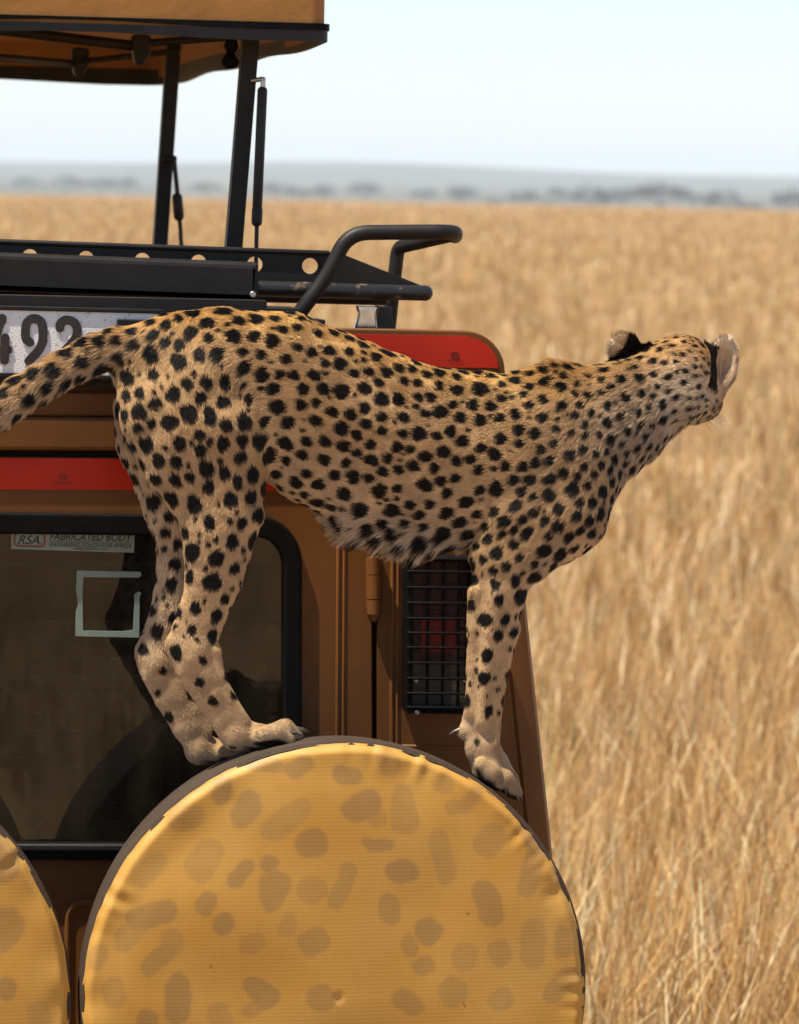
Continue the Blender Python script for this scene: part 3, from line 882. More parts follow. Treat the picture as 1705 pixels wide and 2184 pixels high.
# ceiling with a shallow crown
N = 14; V = []; F = []
for i in range(N + 1):
    for j in range(N + 1):
        u, v = i / N, j / N
        V.append((-xr + .01 + (2 * xr - .02) * u, YR + .01 + (YE - YR - .02) * v, zr0 + .075 + .04 * math.sin(math.pi * u) * math.sin(math.pi * v)))
F = [(i * (N + 1) + j, (i + 1) * (N + 1) + j, (i + 1) * (N + 1) + j + 1, i * (N + 1) + j + 1) for i in range(N) for j in range(N)]
link('ceiling', mesh_np('ceiling', np.array(V), F, True), M['canopy'], cp)
V2 = [(x, y_, z + .11) for x, y_, z in V]
link('roof_skin', mesh_np('roof_skin', np.array(V2), F, True), M['canopy'], cp)

# frame tubes and brackets under the roof
def under(px0, py0, px1, py1, y0, y1, rpx, name='roof_tube', m='black'):
    tube(name, [W(px0, py0, y0), W(px1, py1, y1)], mm(rpx, .6), M[m], cp, seg=12)


under(-300, 28, 292, 98, .55, .75, 11)
under(-300, 98, 165, 136, .8, 1.5, 9)
under(300, 92, 500, 78, .75, .62, 8)
under(160, 132, 380, 108, 1.5, 1.3, 7)
for px, py, y_, s in ((303, 72, .75, 1.0), (173, 100, 1.5, .95)):
    plate('roof_bracket', [rounded([(px - 20 * s, py), (px + 20 * s, py + 2), (px + 18 * s, py + 42 * s), (px + 2 * s, py + 68 * s), (px - 14 * s, py + 62 * s), (px - 20 * s, py + 30 * s)], 8, 4)],
          y_ - .02, y_ + .02, M['trim'], cp, bevel=.004)
tube('latch_knob', [W(494, 86, .5), W(493, 100, .5), W(492, 112, .5), W(491, 122, .5), W(491, 130, .5)], [mm(12, .5), mm(16, .5), mm(8, .5), mm(14, .5), mm(20, .5)], M['rubber'], cp, seg=16)

# support posts, each a folded bar, down to the roof
for (x0, y0, x1, y1, yy, wpx) in ((536, 60, 484, 700, .50, 17), (371, 80, 330, 690, 1.75, 14.5)):
    p = empty('roof_post', (0, 0, 0), cp)
    tube('bar', [W(x0, y0, yy), W(x1, y1, yy)], mm(wpx, yy), M['black'], p, square=True, cap=False)
for mirror in (0.5, 1.75):
    a, b_ = W(536 if mirror < 1 else 371, 60, mirror), W(484 if mirror < 1 else 330, 700, mirror)
    tube('roof_post', [(-a[0], a[1], a[2]), (-b_[0], b_[1], b_[2])], .014, M['black'], cp, square=True, cap=False)
# gas struts
gs = empty('gas_strut', (0, 0, 0), cp)
tube('cylinder', [W(560, 192, .44), W(549, 440, .44)], mm(10.5, .44), M['trim'], gs, seg=16)
tube('end_sleeve', [W(549, 446, .44), W(548, 474, .44)], mm(11.5, .44), M['black'], gs, seg=16)
tube('rod', [W(548, 474, .44), W(545, 640, .44)], mm(4.5, .44), M['trim'], gs, seg=10)
tube('end_fitting', [W(561, 192, .44), W(561.5, 168, .44)], mm(5.5, .44), M['steel'], gs, seg=10)
tube('ball_pin', [W(540, 171, .46), W(560, 168, .44)], mm(5, .44), M['steel'], gs, seg=10)
gs = empty('gas_strut', (0, 0, 0), cp)
tube('rod', [W(371, 336, 1.7), W(380, 425, 1.7)], mm(5, 1.7), M['trim'], gs, seg=10)
tube('cylinder', [W(378, 420, 1.7), W(382, 462, 1.7)], mm(11, 1.7), M['black'], gs, seg=12)
tube('rod', [W(383, 460, 1.7), W(392, 600, 1.7)], mm(4.5, 1.7), M['trim'], gs, seg=10)
tube('ball_pin', [W(352, 340, 1.7), W(372, 338, 1.7)], mm(7, 1.7), M['black'], gs, seg=10)

# ------------------------------------------------------------ spare wheels
RW = mm(545, YF)
z4 = lambda x, y_: (x * .4067, 1386.7 + y_ * .4067)
z5 = lambda x, y_: (693.3 + x * .3754, 1546.7 + y_ * .3754)
B4 = [(1340, 610, 1440, 620, 45), (1530, 640, 1590, 590, 50), (1160, 740, 1160, 700, 60), (950, 880, 1000, 860, 70), (1280, 880, 1320, 830, 75), (1430, 970, 1550, 850, 60),
      (1590, 1040, 1640, 1030, 75), (1050, 1130, 1100, 1060, 80), (830, 1120, 740, 1210, 55), (1240, 1200, 1290, 1160, 45), (1400, 1150, 1410, 1140, 40), (1430, 1260, 1430, 1270, 85),
      (1610, 1260, 1640, 1280, 65), (1060, 1330, 1090, 1290, 50), (1160, 1440, 1170, 1400, 50), (640, 1530, 700, 1470, 58), (700, 1430, 860, 1360, 58), (890, 1510, 900, 1570, 58),
      (870, 1600, 780, 1660, 53), (1320, 1510, 1340, 1500, 60), (1500, 1460, 1530, 1430, 50), (1600, 1550, 1680, 1520, 63), (510, 1590, 500, 1620, 50), (930, 1760, 930, 1880, 65),
      (1330, 1750, 1370, 1800, 68), (1290, 1880, 1330, 1850, 45), (1650, 1800, 1690, 1800, 70), (580, 1770, 600, 1830, 60), (1130, 1900, 1150, 1950, 60), (780, 1920, 770, 1950, 55)]
B5 = [(70, 265, 150, 275, 50), (375, 210, 375, 205, 72), (170, 470, 230, 430, 85), (300, 500, 300, 500, 55), (440, 390, 440, 530, 68), (690, 330, 690, 330, 65), (720, 470, 790, 470, 48),
      (800, 470, 870, 380, 40), (260, 670, 340, 670, 50), (620, 650, 640, 690, 68), (650, 720, 690, 840, 68), (400, 850, 450, 820, 65), (920, 680, 960, 630, 75), (1150, 600, 1210, 710, 48),
      (1200, 740, 1150, 920, 60), (910, 960, 940, 1060, 85), (100, 850, 60, 990, 55), (350, 1040, 350, 1080, 70), (480, 1230, 480, 1230, 65), (590, 1140, 600, 1150, 72), (540, 1350, 570, 1330, 52),
      (790, 1290, 790, 1310, 75), (980, 1290, 1000, 1330, 62), (1190, 1180, 1180, 1310, 75), (1350, 1180, 1350, 1270, 45), (720, 1500, 720, 1500, 95), (980, 1550, 985, 1550, 72),
      (420, 1540, 490, 1600, 60), (1380, 1420, 1290, 1520, 62), (1345, 830, 1370, 880, 50), (1480, 1100, 1480, 1180, 40)]
caps = [(*z4(a, b_), *z4(c_, d_), r_ * .4067) for a, b_, c_, d_, r_ in B4] + [(*z5(a, b_), *z5(c_, d_), r_ * .3754) for a, b_, c_, d_, r_ in B5]
cw = []
for a, b_, c_, d_, r_ in caps:
    p, q = W(a, b_, YF), W(c_, d_, YF); cw.append((p[[0, 2]] - WHEEL[[0, 2]], q[[0, 2]] - WHEEL[[0, 2]], mm(r_, YF)))
g_ = np.random.default_rng(12)
for k in range(26):                                      # lower half, outside the frame
    a = -g_.random() * math.pi; q = RW * math.sqrt(g_.random()) * .95
    p = np.array([q * math.cos(a), q * math.sin(a)])
    if p[1] > -.10: continue
    d_ = g_.normal(size=2) * .02; cw.append((p - d_, p + d_, .022 + .016 * g_.random()))
NR, NS = 120, 520
rr = RW * np.linspace(0, 1, NR + 1)[1:] ** .8
th = np.linspace(0, 2 * math.pi, NS, endpoint=False)
TH, RRR = np.meshgrid(th, rr)
per = lambda f, s: vnoise(np.stack([np.cos(TH.ravel()) * f + 40, np.sin(TH.ravel()) * f + 40], 1), s).reshape(TH.shape) - .5
edge = sstep(.80, 1.0, RRR / RW)
scal = 1 + edge * (.006 * per(8, 3) + .005 * per(18, 4) - .0025)
X = RRR * scal * np.cos(TH); Z = RRR * scal * np.sin(TH)
low = vnoise(np.stack([X.ravel() * 7 + 9, Z.ravel() * 7 + 9], 1), 6).reshape(X.shape) - .5
Yd = -.010 * (1 - (RRR / RW) ** 2) + low * .012 * (1 - edge) + sstep(.86, .99, RRR / RW) * (.006 * per(9, 7) + .011 * per(24, 8) * np.clip(.25 + 3 * per(5, 9), 0, 1)) + .012 * sstep(.955, 1, RRR / RW) ** 2
Vc = np.vstack([[(0, -.010, 0)], np.stack([X.ravel(), Yd.ravel(), Z.ravel()], 1)])
P2 = Vc[:, [0, 2]]
wob = (np.stack([vnoise(P2 * 14 + 5, 1), vnoise(P2 * 14 + 35, 2)], 1) - .5) * .022 + (np.stack([vnoise(P2 * 90 + 5, 3), vnoise(P2 * 90 + 35, 4)], 1) - .5) * .004
mask = np.zeros(len(P2))
for p, q, r_ in cw:
    pa = P2 + wob - p; ba = q - p; h = np.clip((pa @ ba) / (ba @ ba + 1e-9), 0, 1)
    dd = np.linalg.norm(pa - h[:, None] * ba, axis=1) - r_
    mask = np.maximum(mask, sstep(.003, -.003, dd) * (.66 + .2 * math.sin(p[0] * 91 + p[1] * 57)))
idx = np.arange(NR * NS).reshape(NR, NS) + 1; nx = np.roll(idx, -1, 1)
Fq = np.stack([idx[:-1], nx[:-1], nx[1:], idx[1:]], -1).reshape(-1, 4)
me = mesh_np('cover_face', Vc, [tuple(f) for f in Fq] + [(0, nx[0, j], idx[0, j]) for j in range(NS)], True)
a_ = me.attributes.new('print_mask', 'FLOAT', 'POINT'); a_.data.foreach_set('value', mask.astype(np.float32))
me.update()
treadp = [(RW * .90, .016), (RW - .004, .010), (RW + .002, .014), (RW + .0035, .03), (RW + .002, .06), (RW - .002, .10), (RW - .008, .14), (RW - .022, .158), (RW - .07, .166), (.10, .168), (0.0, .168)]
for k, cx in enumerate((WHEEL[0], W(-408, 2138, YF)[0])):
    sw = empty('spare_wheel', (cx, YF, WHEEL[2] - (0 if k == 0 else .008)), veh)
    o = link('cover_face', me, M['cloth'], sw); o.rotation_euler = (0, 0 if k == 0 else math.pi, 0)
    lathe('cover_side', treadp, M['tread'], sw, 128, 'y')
    tube('carrier_arm', [(0, .16, 0), (0, .40, 0)], .045, M['black'], sw)

# ------------------------------------------------------------------ cheetah
YC, YN, YB = -0.262, -0.308, -0.232          # body plane, near legs, far legs
# chain: dict(pts=[(px,py,r_px,Y)...], sy lateral squash, k blend px, flow sign,
#             spot diameter px, fur mm, pale 0..1)
CH = []
SPOT = 0.76


def chain(pts, sy=1.0, k=20, flow=1, spot=30, fur=9, pale=0.0, gap=1.0, tint=0.0):
    CH.append(dict(pts=pts, sy=sy, k=k, flow=flow, spot=spot * SPOT, fur=fur, pale=pale, gap=gap, tint=tint))


c = YC
# trunk, hind to front
chain([(480, 806, 122, c), (600, 832, 146, c)], .62, 36, -1, 36, 6)
chain([(600, 832, 146, c), (700, 898, 182, c), (800, 940, 182, c), (900, 966, 178, c), (1000, 978, 170, c), (1100, 985, 180, c), (1150, 988, 180, c)], .54, 44, -1, 35, 6)
chain([(680, 1000, 36, c), (770, 1088, 48, c), (880, 1116, 50, c), (980, 1114, 44, c)], .8, 40, -1, 42, 36, .85)         # belly
chain([(360, 764, 84, c), (480, 756, 90, c), (580, 782, 92, c)], .8, 40, -1, 33, 8)                                    # croup
chain([(620, 760, 66, c), (760, 818, 56, c), (900, 848, 50, c), (1040, 856, 46, c)], .9, 44, -1, 29, 8)               # loin and back
chain([(1120, 858, 58, c), (1190, 842, 60, c + .01)], .9, 30, -1, 25, 13)                                             # withers
chain([(1195, 1070, 88, c), (1190, 1125, 70, c)], .8, 40, 1, 24, 13, .2)                                              # brisket
# neck and head
chain([(1195, 945, 148, c), (1295, 896, 116, c + .01), (1380, 848, 98, c + .03)], .66, 36, -1, 24, 13, .05, 1.22)
chain([(1255, 985, 58, c), (1355, 922, 52, c + .02)], .8, 34, -1, 25, 16, .35, 1.15)                                        # throat
HY = c + .045
chain([(1428, 808, 84, HY), (1450, 800, 84, HY + .01), (1462, 824, 76, HY + .02)], .92, 20, -1, 15, 7, .1, 1.25)                                      # skull
chain([(1450, 852, 56, HY - .02), (1482, 848, 48, HY)], 1.0, 18, -1, 14, 13, 1.0, 1.4)                                # cheek
chain([(1480, 838, 58, HY + .02), (1500, 858, 40, HY + .07), (1506, 864, 32, HY + .10)], 1.0, 20, -1, 12, 6, .3)     # muzzle
# tail, from the root out of the frame
chain([(330, 738, 42, c), (255, 742, 38, c), (193, 758, 36, c - .005), (123, 793, 36, c - .01), (52, 838, 36, c - .015), (0, 873, 36, c - .02), (-90, 930, 33, c - .02),
       (-200, 975, 31, c - .02), (-330, 985, 29, c - .015), (-450, 950, 27, c), (-520, 880, 24, c + .01)], 1.0, 26, 1, 37, 13, .1)
# far hind leg
f = YB
chain([(370, 870, 120, f), (368, 930, 116, f), (385, 1020, 98, f), (398, 1090, 82, f)], .5, 30, 1, 40, 9, .4, 1.1)
chain([(398, 1090, 82, f), (398, 1150, 62, f), (388, 1220, 52, f), (368, 1300, 43, f), (340, 1372, 40, f)], .62, 20, 1, 40, 8, .5, 1.15)
chain([(312, 1392, 19, f), (330, 1410, 36, f)], .8, 22, 1, 24, 5, .4, 2.2)
chain([(333, 1405, 38, f), (368, 1480, 35, f), (403, 1548, 32, f), (428, 1592, 30, f)], .72, 14, 1, 26, 6, .35, 1.9, .2)
chain([(426, 1600, 29, f), (460, 1606, 27, f), (492, 1604, 22, f)], 1.0, 14, 1, 8, 6, .2, 9, .42)
for dx, dy, dz in ((0, 0, -.020), (8, -2, -.007), (8, -2, .008), (0, 0, .021)):
    chain([(478 + dx, 1604 + dy, 17, f + dz), (506 + dx, 1606 + dy, 15, f + dz)], 1.0, 4, 1, 8, 5, .2, 9, .42)
# near hind leg
h = YN
chain([(395, 800, 128, h + .035), (415, 860, 126, h + .012), (440, 930, 116, h), (462, 1020, 96, h), (472, 1100, 80, h)], .46, 22, 1, 41, 7, .0, .97)
chain([(300, 800, 52, h + .03), (330, 900, 66, h + .015), (372, 1000, 60, h + .01), (420, 1080, 50, h + .01)], .6, 24, 1, 33, 8, .05)   # hamstring
chain([(520, 800, 48, h + .022), (532, 900, 36, h + .012), (530, 1010, 34, h + .008), (520, 1090, 36, h + .005)], .62, 15, 1, 26, 7)            # quadriceps edge
chain([(472, 1100, 80, h), (464, 1172, 70, h), (456, 1236, 59, h), (433, 1310, 48, h), (414, 1376, 46, h)], .55, 18, 1, 42, 6, .12, 1.12)
chain([(372, 1372, 17, h), (388, 1340, 18, h), (402, 1290, 14, h)], .8, 12, -1, 28, 5, .1, 1.4)                                     # Achilles cord
chain([(372, 1378, 16, h), (400, 1398, 40, h)], .8, 16, 1, 26, 5, .15, 2.0)
chain([(410, 1385, 47, h), (432, 1440, 42, h), (455, 1482, 38, h), (483, 1525, 34, h), (508, 1560, 32, h)], .70, 14, 1, 30, 5, .15, 1.7, .16)
chain([(508, 1568, 32, h), (545, 1574, 30, h), (578, 1572, 24, h)], .95, 14, 1, 8, 5, .25, 9, .40)
for dx, dy, dz in ((-6, 6, -.027), (8, -3, -.010), (10, -4, .010), (0, 0, .026)):
    chain([(562 + dx, 1566 + dy, 16, h + dz), (598 + dx, 1557 + dy, 19, h + dz), (622 + dx, 1572 + dy, 15, h + dz)], 1.0, 3, 1, 8, 4, .35, 9, .35)
# tendons and bone ridges of the lower legs
for pts_, yy in (([(380, 1386, 13), (392, 1430, 12), (422, 1482, 11), (463, 1545, 11), (488, 1584, 12)], h - .008),
                 ([(460, 1386, 12), (468, 1440, 11), (490, 1488, 10), (522, 1536, 11)], h - .010),
                 ([(304, 1402, 12), (314, 1440, 12), (342, 1495, 11), (380, 1555, 11), (410, 1598, 11)], f - .008),
                 ([(372, 1402, 11), (392, 1450, 10), (420, 1510, 10), (444, 1560, 10)], f - .012),
                 ([(1098, 1340, 12), (1076, 1420, 10), (1060, 1500, 9), (1056, 1580, 9)], h - .012),
                 ([(1010, 1260, 13), (1008, 1340, 11), (1006, 1430, 9), (1002, 1520, 9)], h - .008),
                 ([(1060, 1262, 16), (1046, 1350, 13), (1034, 1440, 10), (1028, 1540, 10)], h - .020)):
    chain([(a, b_, r_, yy) for a, b_, r_ in pts_], 1.0, 9, 1, 32, 5, .15, 1.5, .05)
# far front leg (mostly hidden)
chain([(1090, 1150, 60, f), (1072, 1260, 48, f), (1058, 1330, 42, f), (1046, 1420, 33, f), (1034, 1510, 28, f), (1034, 1580, 27, f)], .7, 16, 1, 24, 6, .3)
chain([(1034, 1590, 28, f), (1056, 1630, 29, f), (1080, 1664, 25, f)], 1.0, 14, 1, 8, 5, .5, 9)
# near shoulder and foreleg
chain([(1165, 850, 50, h + .028), (1205, 930, 76, h + .010), (1225, 1020, 90, h + .002), (1210, 1100, 82, h - .002)], .50, 24, 1, 30, 7, .0, .95)
chain([(1180, 990, 78, h + .002), (1105, 1108, 76, h - .003), (1062, 1166, 52, h - .002)], .50, 13, 1, 29, 7, .0, .95)                   # triceps
chain([(1210, 1100, 82, h - .002), (1120, 1180, 66, h - .003), (1078, 1200, 64, h)], .56, 20, 1, 33, 7, .0, .95)
chain([(1180, 960, 22, h + .014), (1140, 900, 22, h + .014), (1160, 850, 20, h + .02)], .6, 26, -1, 28, 7)                                # blade ridge
chain([(1014, 1182, 15, h), (1035, 1200, 30, h)], .9, 18, 1, 18, 5)
chain([(1078, 1200, 62, h + .006), (1067, 1262, 57, h + .002), (1056, 1330, 50, h), (1043, 1420, 40, h), (1032, 1510, 36, h), (1029, 1590, 33, h)], .66, 16, 1, 40, 5, .08, 1.0)
chain([(1000, 1535, 13, h + .004), (992, 1560, 15, h + .004)], .9, 14, 1, 8, 7, .6, 9)                                                   # wrist pad
chain([(1028, 1596, 34, h), (1040, 1634, 33, h), (1050, 1654, 26, h)], .95, 14, 1, 10, 5, .25, 6, .38)
for x_, y_, dz, r_ in ((1034, 1640, -.028, 20), (1060, 1652, -.011, 21), (1070, 1656, .009, 21), (1062, 1650, .026, 19)):
    chain([(x_ - 8, y_ - 8, r_ - 4, h + dz), (x_ + 14, y_ + 10, r_ + 1, h + dz), (x_ + 30, y_ + 34, r_ - 5, h + dz)], 1.0, 3, 1, 8, 4, .3, 9, .40)

PR = []                                         # single cone primitives
for q in CH:
    P_ = [np.array(W(a, b_, y_)) for a, b_, _, y_ in q['pts']]
    R_ = [mm(r_, y_) for _, _, r_, y_ in q['pts']]
    for i in range(len(P_) - 1):
        PR.append((P_[i], P_[i + 1], R_[i], R_[i + 1], q))


def cone_d(p, a, b_, ra, rb, sy):
    s = np.array([1, 1 / sy, 1], np.float32)
    pa = (p - a.astype(np.float32)) * s; ba = ((b_ - a) * s).astype(np.float32)
    h = np.clip((pa @ ba) / (ba @ ba + 1e-9), 0, 1)
    return (np.sqrt(((pa - h[..., None] * ba) ** 2).sum(-1)) - (ra + (rb - ra) * h)) * (0.5 + 0.5 * sy)


def ell_d(p, cc, ax, rad):
    q = (p - cc.astype(np.float32)) @ np.array(ax, np.float32).T / np.array(rad, np.float32)
    return (np.sqrt((q * q).sum(-1)) - 1) * min(rad)


def frame(nrm, up):
    z = np.array(nrm, float); z /= np.linalg.norm(z)
    x = np.array(up, float); x -= z * (x @ z); x /= np.linalg.norm(x)
    return np.stack([x, np.cross(z, x), z])     # rows: along, across, through


# ears: cupped, one from behind, one opening to the right
EY = HY - .005
ears = []
e1 = np.array(W(1334, 746, EY - .005)); e2 = np.array(W(1541, 778, EY + .005))
upv = np.array(W(1434, 700, EY)) - np.array(W(1434, 800, EY)); upv /= np.linalg.norm(upv)
rtv = np.array([1.0, 0, 0])
fr1 = frame((-.35, .85, .35), -.85 * rtv + .62 * upv)
fr2 = frame((.42, -.90, .12), .30 * rtv + .95 * upv)
ears = [(e1, fr1, (mm(50), mm(33), mm(17))), (e2, fr2, (mm(64), mm(38), mm(18)))]

VOX = 0.0038
allp = np.array([p for t in PR for p in (t[0], t[1])]); allr = np.array([r_ for t in PR for r_ in (t[2], t[3])])
lo = (allp - allr[:, None]).min(0) - .03; hi = (allp + allr[:, None]).max(0) + .05
lo[0] = max(lo[0], W(-560, 900, YC)[0])
dim = np.ceil((hi - lo) / VOX).astype(int)
D = np.full(dim, 1.0, np.float32)


def carve(pmin, pmax, fn, k, mode='add'):
    i0 = np.maximum(np.floor((pmin - lo) / VOX).astype(int), 0); i1 = np.minimum(np.ceil((pmax - lo) / VOX).astype(int) + 1, dim)
    if (i1 <= i0).any(): return
    gx_ = [lo[a] + VOX * np.arange(i0[a], i1[a]) for a in range(3)]
    p = np.stack(np.meshgrid(*gx_, indexing='ij'), -1).astype(np.float32)
    d_ = fn(p); sl_ = tuple(slice(i0[a], i1[a]) for a in range(3)); s = D[sl_]
    if mode == 'add':
        hh = np.maximum(k - np.abs(s - d_), 0) / k; D[sl_] = np.minimum(s, d_) - hh * hh * k * .25
    else:
        D[sl_] = np.maximum(s, -d_)


def chain_d(p, prims):
    d_ = None; k = mm(7)
    for a, b_, ra, rb, q in prims:
        e = cone_d(p, a, b_, ra, rb, q['sy'])
        if d_ is None: d_ = e
        else:
            hh = np.maximum(k - np.abs(d_ - e), 0) / k; d_ = np.minimum(d_, e) - hh * hh * k * .25
    return d_


for q in CH:
    prims = [t for t in PR if t[4] is q]; k = mm(q['k'])
    # evaluate in pieces so that long chains do not fill one huge box
    pp = np.array([p for t in prims for p in (t[0], t[1])]); pr_ = max(max(t[2], t[3]) for t in prims)
    pad = pr_ + k + 3 * VOX
    carve(pp.min(0) - pad, pp.max(0) + pad, lambda p: chain_d(p, prims), k)
for ec, ef, er in ears:
    pad = max(er) + .03
    carve(ec - pad, ec + pad, lambda p: ell_d(p, ec, ef, er), mm(9))
for ec, ef, er in ears:
    cc = ec + ef[2] * er[2] * 1.15 + ef[0] * er[0] * .05
    carve(ec - .1, ec + .1, lambda p: ell_d(p, cc, ef, (er[0] * .80, er[1] * .74, er[2] * 1.35)), .001, 'cut')


def surface_nets(D):
    S = D < 0
    c8 = [S[i:D.shape[0] - 1 + i, j:D.shape[1] - 1 + j, k:D.shape[2] - 1 + k] for i in (0, 1) for j in (0, 1) for k in (0, 1)]
    cnt = sum(x.astype(np.uint8) for x in c8)
    act = (cnt > 0) & (cnt < 8)
    I = np.argwhere(act); vid = np.full(act.shape, -1, np.int64); vid[act] = np.arange(len(I))
    acc = np.zeros((len(I), 3)); num = np.zeros(len(I))
    corners = [(i, j, k) for i in (0, 1) for j in (0, 1) for k in (0, 1)]
    vals = {c_: D[I[:, 0] + c_[0], I[:, 1] + c_[1], I[:, 2] + c_[2]] for c_ in corners}
    for c_ in corners:
        for ax in range(3):
            if c_[ax] == 0:
                e = list(c_); e[ax] = 1; e = tuple(e); a, b_ = vals[c_], vals[e]
                m = (a < 0) != (b_ < 0); t = np.where(m, a / np.where(m, a - b_, 1), 0)
                pt = np.array(c_, float)[None] + 0; pt = np.repeat(pt, len(I), 0); pt[:, ax] = t
                acc += np.where(m[:, None], pt, 0); num += m
    V = I + acc / num[:, None]
    quads = []
    for ax in range(3):
        sl0 = [slice(None)] * 3; sl1 = [slice(None)] * 3; sl0[ax] = slice(0, -1); sl1[ax] = slice(1, None)
        a, b_ = S[tuple(sl0)], S[tuple(sl1)]
        E = np.argwhere(a != b_); o1, o2 = [x for x in range(3) if x != ax]
        ok = (E[:, o1] > 0) & (E[:, o2] > 0) & (E[:, o1] < act.shape[o1]) & (E[:, o2] < act.shape[o2]); E = E[ok]
        ins = S[E[:, 0], E[:, 1], E[:, 2]]
        def cell(d1, d2):
            q = E.copy(); q[:, o1] -= d1; q[:, o2] -= d2; return vid[q[:, 0], q[:, 1], q[:, 2]]
        Q = np.stack([cell(1, 1), cell(0, 1), cell(0, 0), cell(1, 0)], 1)
        flip = ins if ax != 1 else ~ins
        Q[~flip] = Q[~flip][:, ::-1]; quads.append(Q)
    return V, np.vstack(quads)


V, Q = surface_nets(D)
V = lo + V * VOX
# relax the voxel steps a little
for it in range(3):
    acc = np.zeros_like(V); num = np.zeros(len(V))
    for a in range(4):
        for b_ in (1, 3):
            np.add.at(acc, Q[:, a], V[Q[:, (a + b_) % 4]]); np.add.at(num, Q[:, a], 1)
    V = V + .5 * (acc / num[:, None] - V)

# per-vertex blends of coat parameters
NV = len(V)
ZMID = W(900, 1150, YC)[2]


def blend(p):
    wsum = np.zeros(len(p)); A = np.zeros((len(p), 5)); FL = np.zeros((len(p), 3))
    for a, b_, ra, rb, q in PR:
        d_ = cone_d(p.astype(np.float32), a, b_, ra, rb, q['sy'])
        w = np.exp(-np.clip(d_, -.02, .4) / .011) + 1e-12
        wsum += w
        A += w[:, None] * np.array([q['spot'], q['fur'], q['pale'], q['gap'], q['tint']])
        t = (b_ - a) * q['flow']; FL += w[:, None] * (t / np.linalg.norm(t))
    return A / wsum[:, None], FL / wsum[:, None]


Aat, FLW = blend(V)
e1_, e2_ = V[Q[:, 2]] - V[Q[:, 0]], V[Q[:, 3]] - V[Q[:, 1]]
qn = np.cross(e1_, e2_); NRM = np.zeros_like(V)
for a in range(4): np.add.at(NRM, Q[:, a], qn)
NRM /= np.linalg.norm(NRM, axis=1)[:, None] + 1e-12

# soft muscle and skin relief on trunk, thigh and shoulder
rel = (vnoise(V * 13 + 3, 91) - .5) * .009 + (vnoise(V * np.array([34, 34, 20]) + 7, 92) - .5) * .004
V = V + NRM * (rel * sstep(1.3, 1.0, Aat[:, 3]) * sstep(ZMID - .05, ZMID + .08, V[:, 2]) * sstep(W(1330, 900, YC)[0], W(1240, 900, YC)[0], V[:, 0]))[:, None]

# spots: blue-noise centres over the skin
sp_rng = np.random.default_rng(40)


def scatter(diam_f, sep_f, seeds, keepers=None, block=None):
    order = sp_rng.permutation(NV)[:seeds]; cell = .05; grid = {}; out = []
    def add(p, r_): grid.setdefault((int(p[0] // cell), int(p[1] // cell), int(p[2] // cell)), []).append((p, r_))
    for p, r_ in (block or []): add(p, r_)
    for i in order:
        p = V[i]; dia = mm(diam_f(i)); sep = sep_f(i, dia)
        if sep is None: continue
        g0 = (int(p[0] // cell), int(p[1] // cell), int(p[2] // cell)); ok = True
        for dx in (-1, 0, 1):
            for dy in (-1, 0, 1):
                for dz in (-1, 0, 1):
                    for qp, qr in grid.get((g0[0] + dx, g0[1] + dy, g0[2] + dz), ()):
                        if (p[0] - qp[0]) ** 2 + (p[1] - qp[1]) ** 2 + (p[2] - qp[2]) ** 2 < (sep * .5 + qr) ** 2: ok = False; break
                    if not ok: break
                if not ok: break
            if not ok: break
        if ok: out.append((i, dia)); add(p, sep * .5)
    return out


big = scatter(lambda i: Aat[i, 0] * (0.74 + .50 * sp_rng.random()), lambda i, d_: None if Aat[i, 3] > 5 else d_ * 1.30 * max(Aat[i, 3], .8), 110000)
small = scatter(lambda i: Aat[i, 0] * .34 * (0.7 + .8 * sp_rng.random()), lambda i, d_: None if (Aat[i, 3] > 5 or sp_rng.random() < .86 or Aat[i, 3] > 1.5) else d_ * 1.35, 26000,
                block=[(V[i], d_ * .62) for i, d_ in big])
spots = []
for i, d_ in big + small:
    t = FLW[i] - NRM[i] * (FLW[i] @ NRM[i]); t /= np.linalg.norm(t) + 1e-9
    spots.append((V[i], t, NRM[i], d_ * .5, 1.0 + .35 * sp_rng.random() if d_ > .012 else 1.0 + .5 * sp_rng.random(), sp_rng.random(4)))


def spot_mask(p, soft=.0016):
    order = np.argsort(p[:, 0]); xs = p[order, 0]; m = np.zeros(len(p))
    for c_, t, nn, r_, el, rn in spots:
        R2 = r_ * 1.8
        i0, i1 = np.searchsorted(xs, [c_[0] - R2, c_[0] + R2]); ix = order[i0:i1]
        if not len(ix): continue
        d_ = p[ix] - c_
        near = (np.abs(d_[:, 1]) < R2) & (np.abs(d_[:, 2]) < R2); ix = ix[near]; d_ = d_[near]
        b2 = np.cross(nn, t); u = d_ @ t; v = d_ @ b2; w_ = d_ @ nn
        an = np.arctan2(v, u)
        rad_ = 1.15 + .06 * np.sin(2 * an + rn[0] * 6.3) + .06 * np.sin(3 * an + rn[1] * 6.3) + .03 * np.sin(5 * an + rn[2] * 6.3)
        dist = np.sqrt((u / (el ** .5)) ** 2 + (v * el ** .5) ** 2 + (w_ * .7) ** 2) - r_ * rad_
        m[ix] = np.maximum(m[ix], sstep(soft, -soft, dist))
    return m


ztorso = W(900, 960, YC)[2]


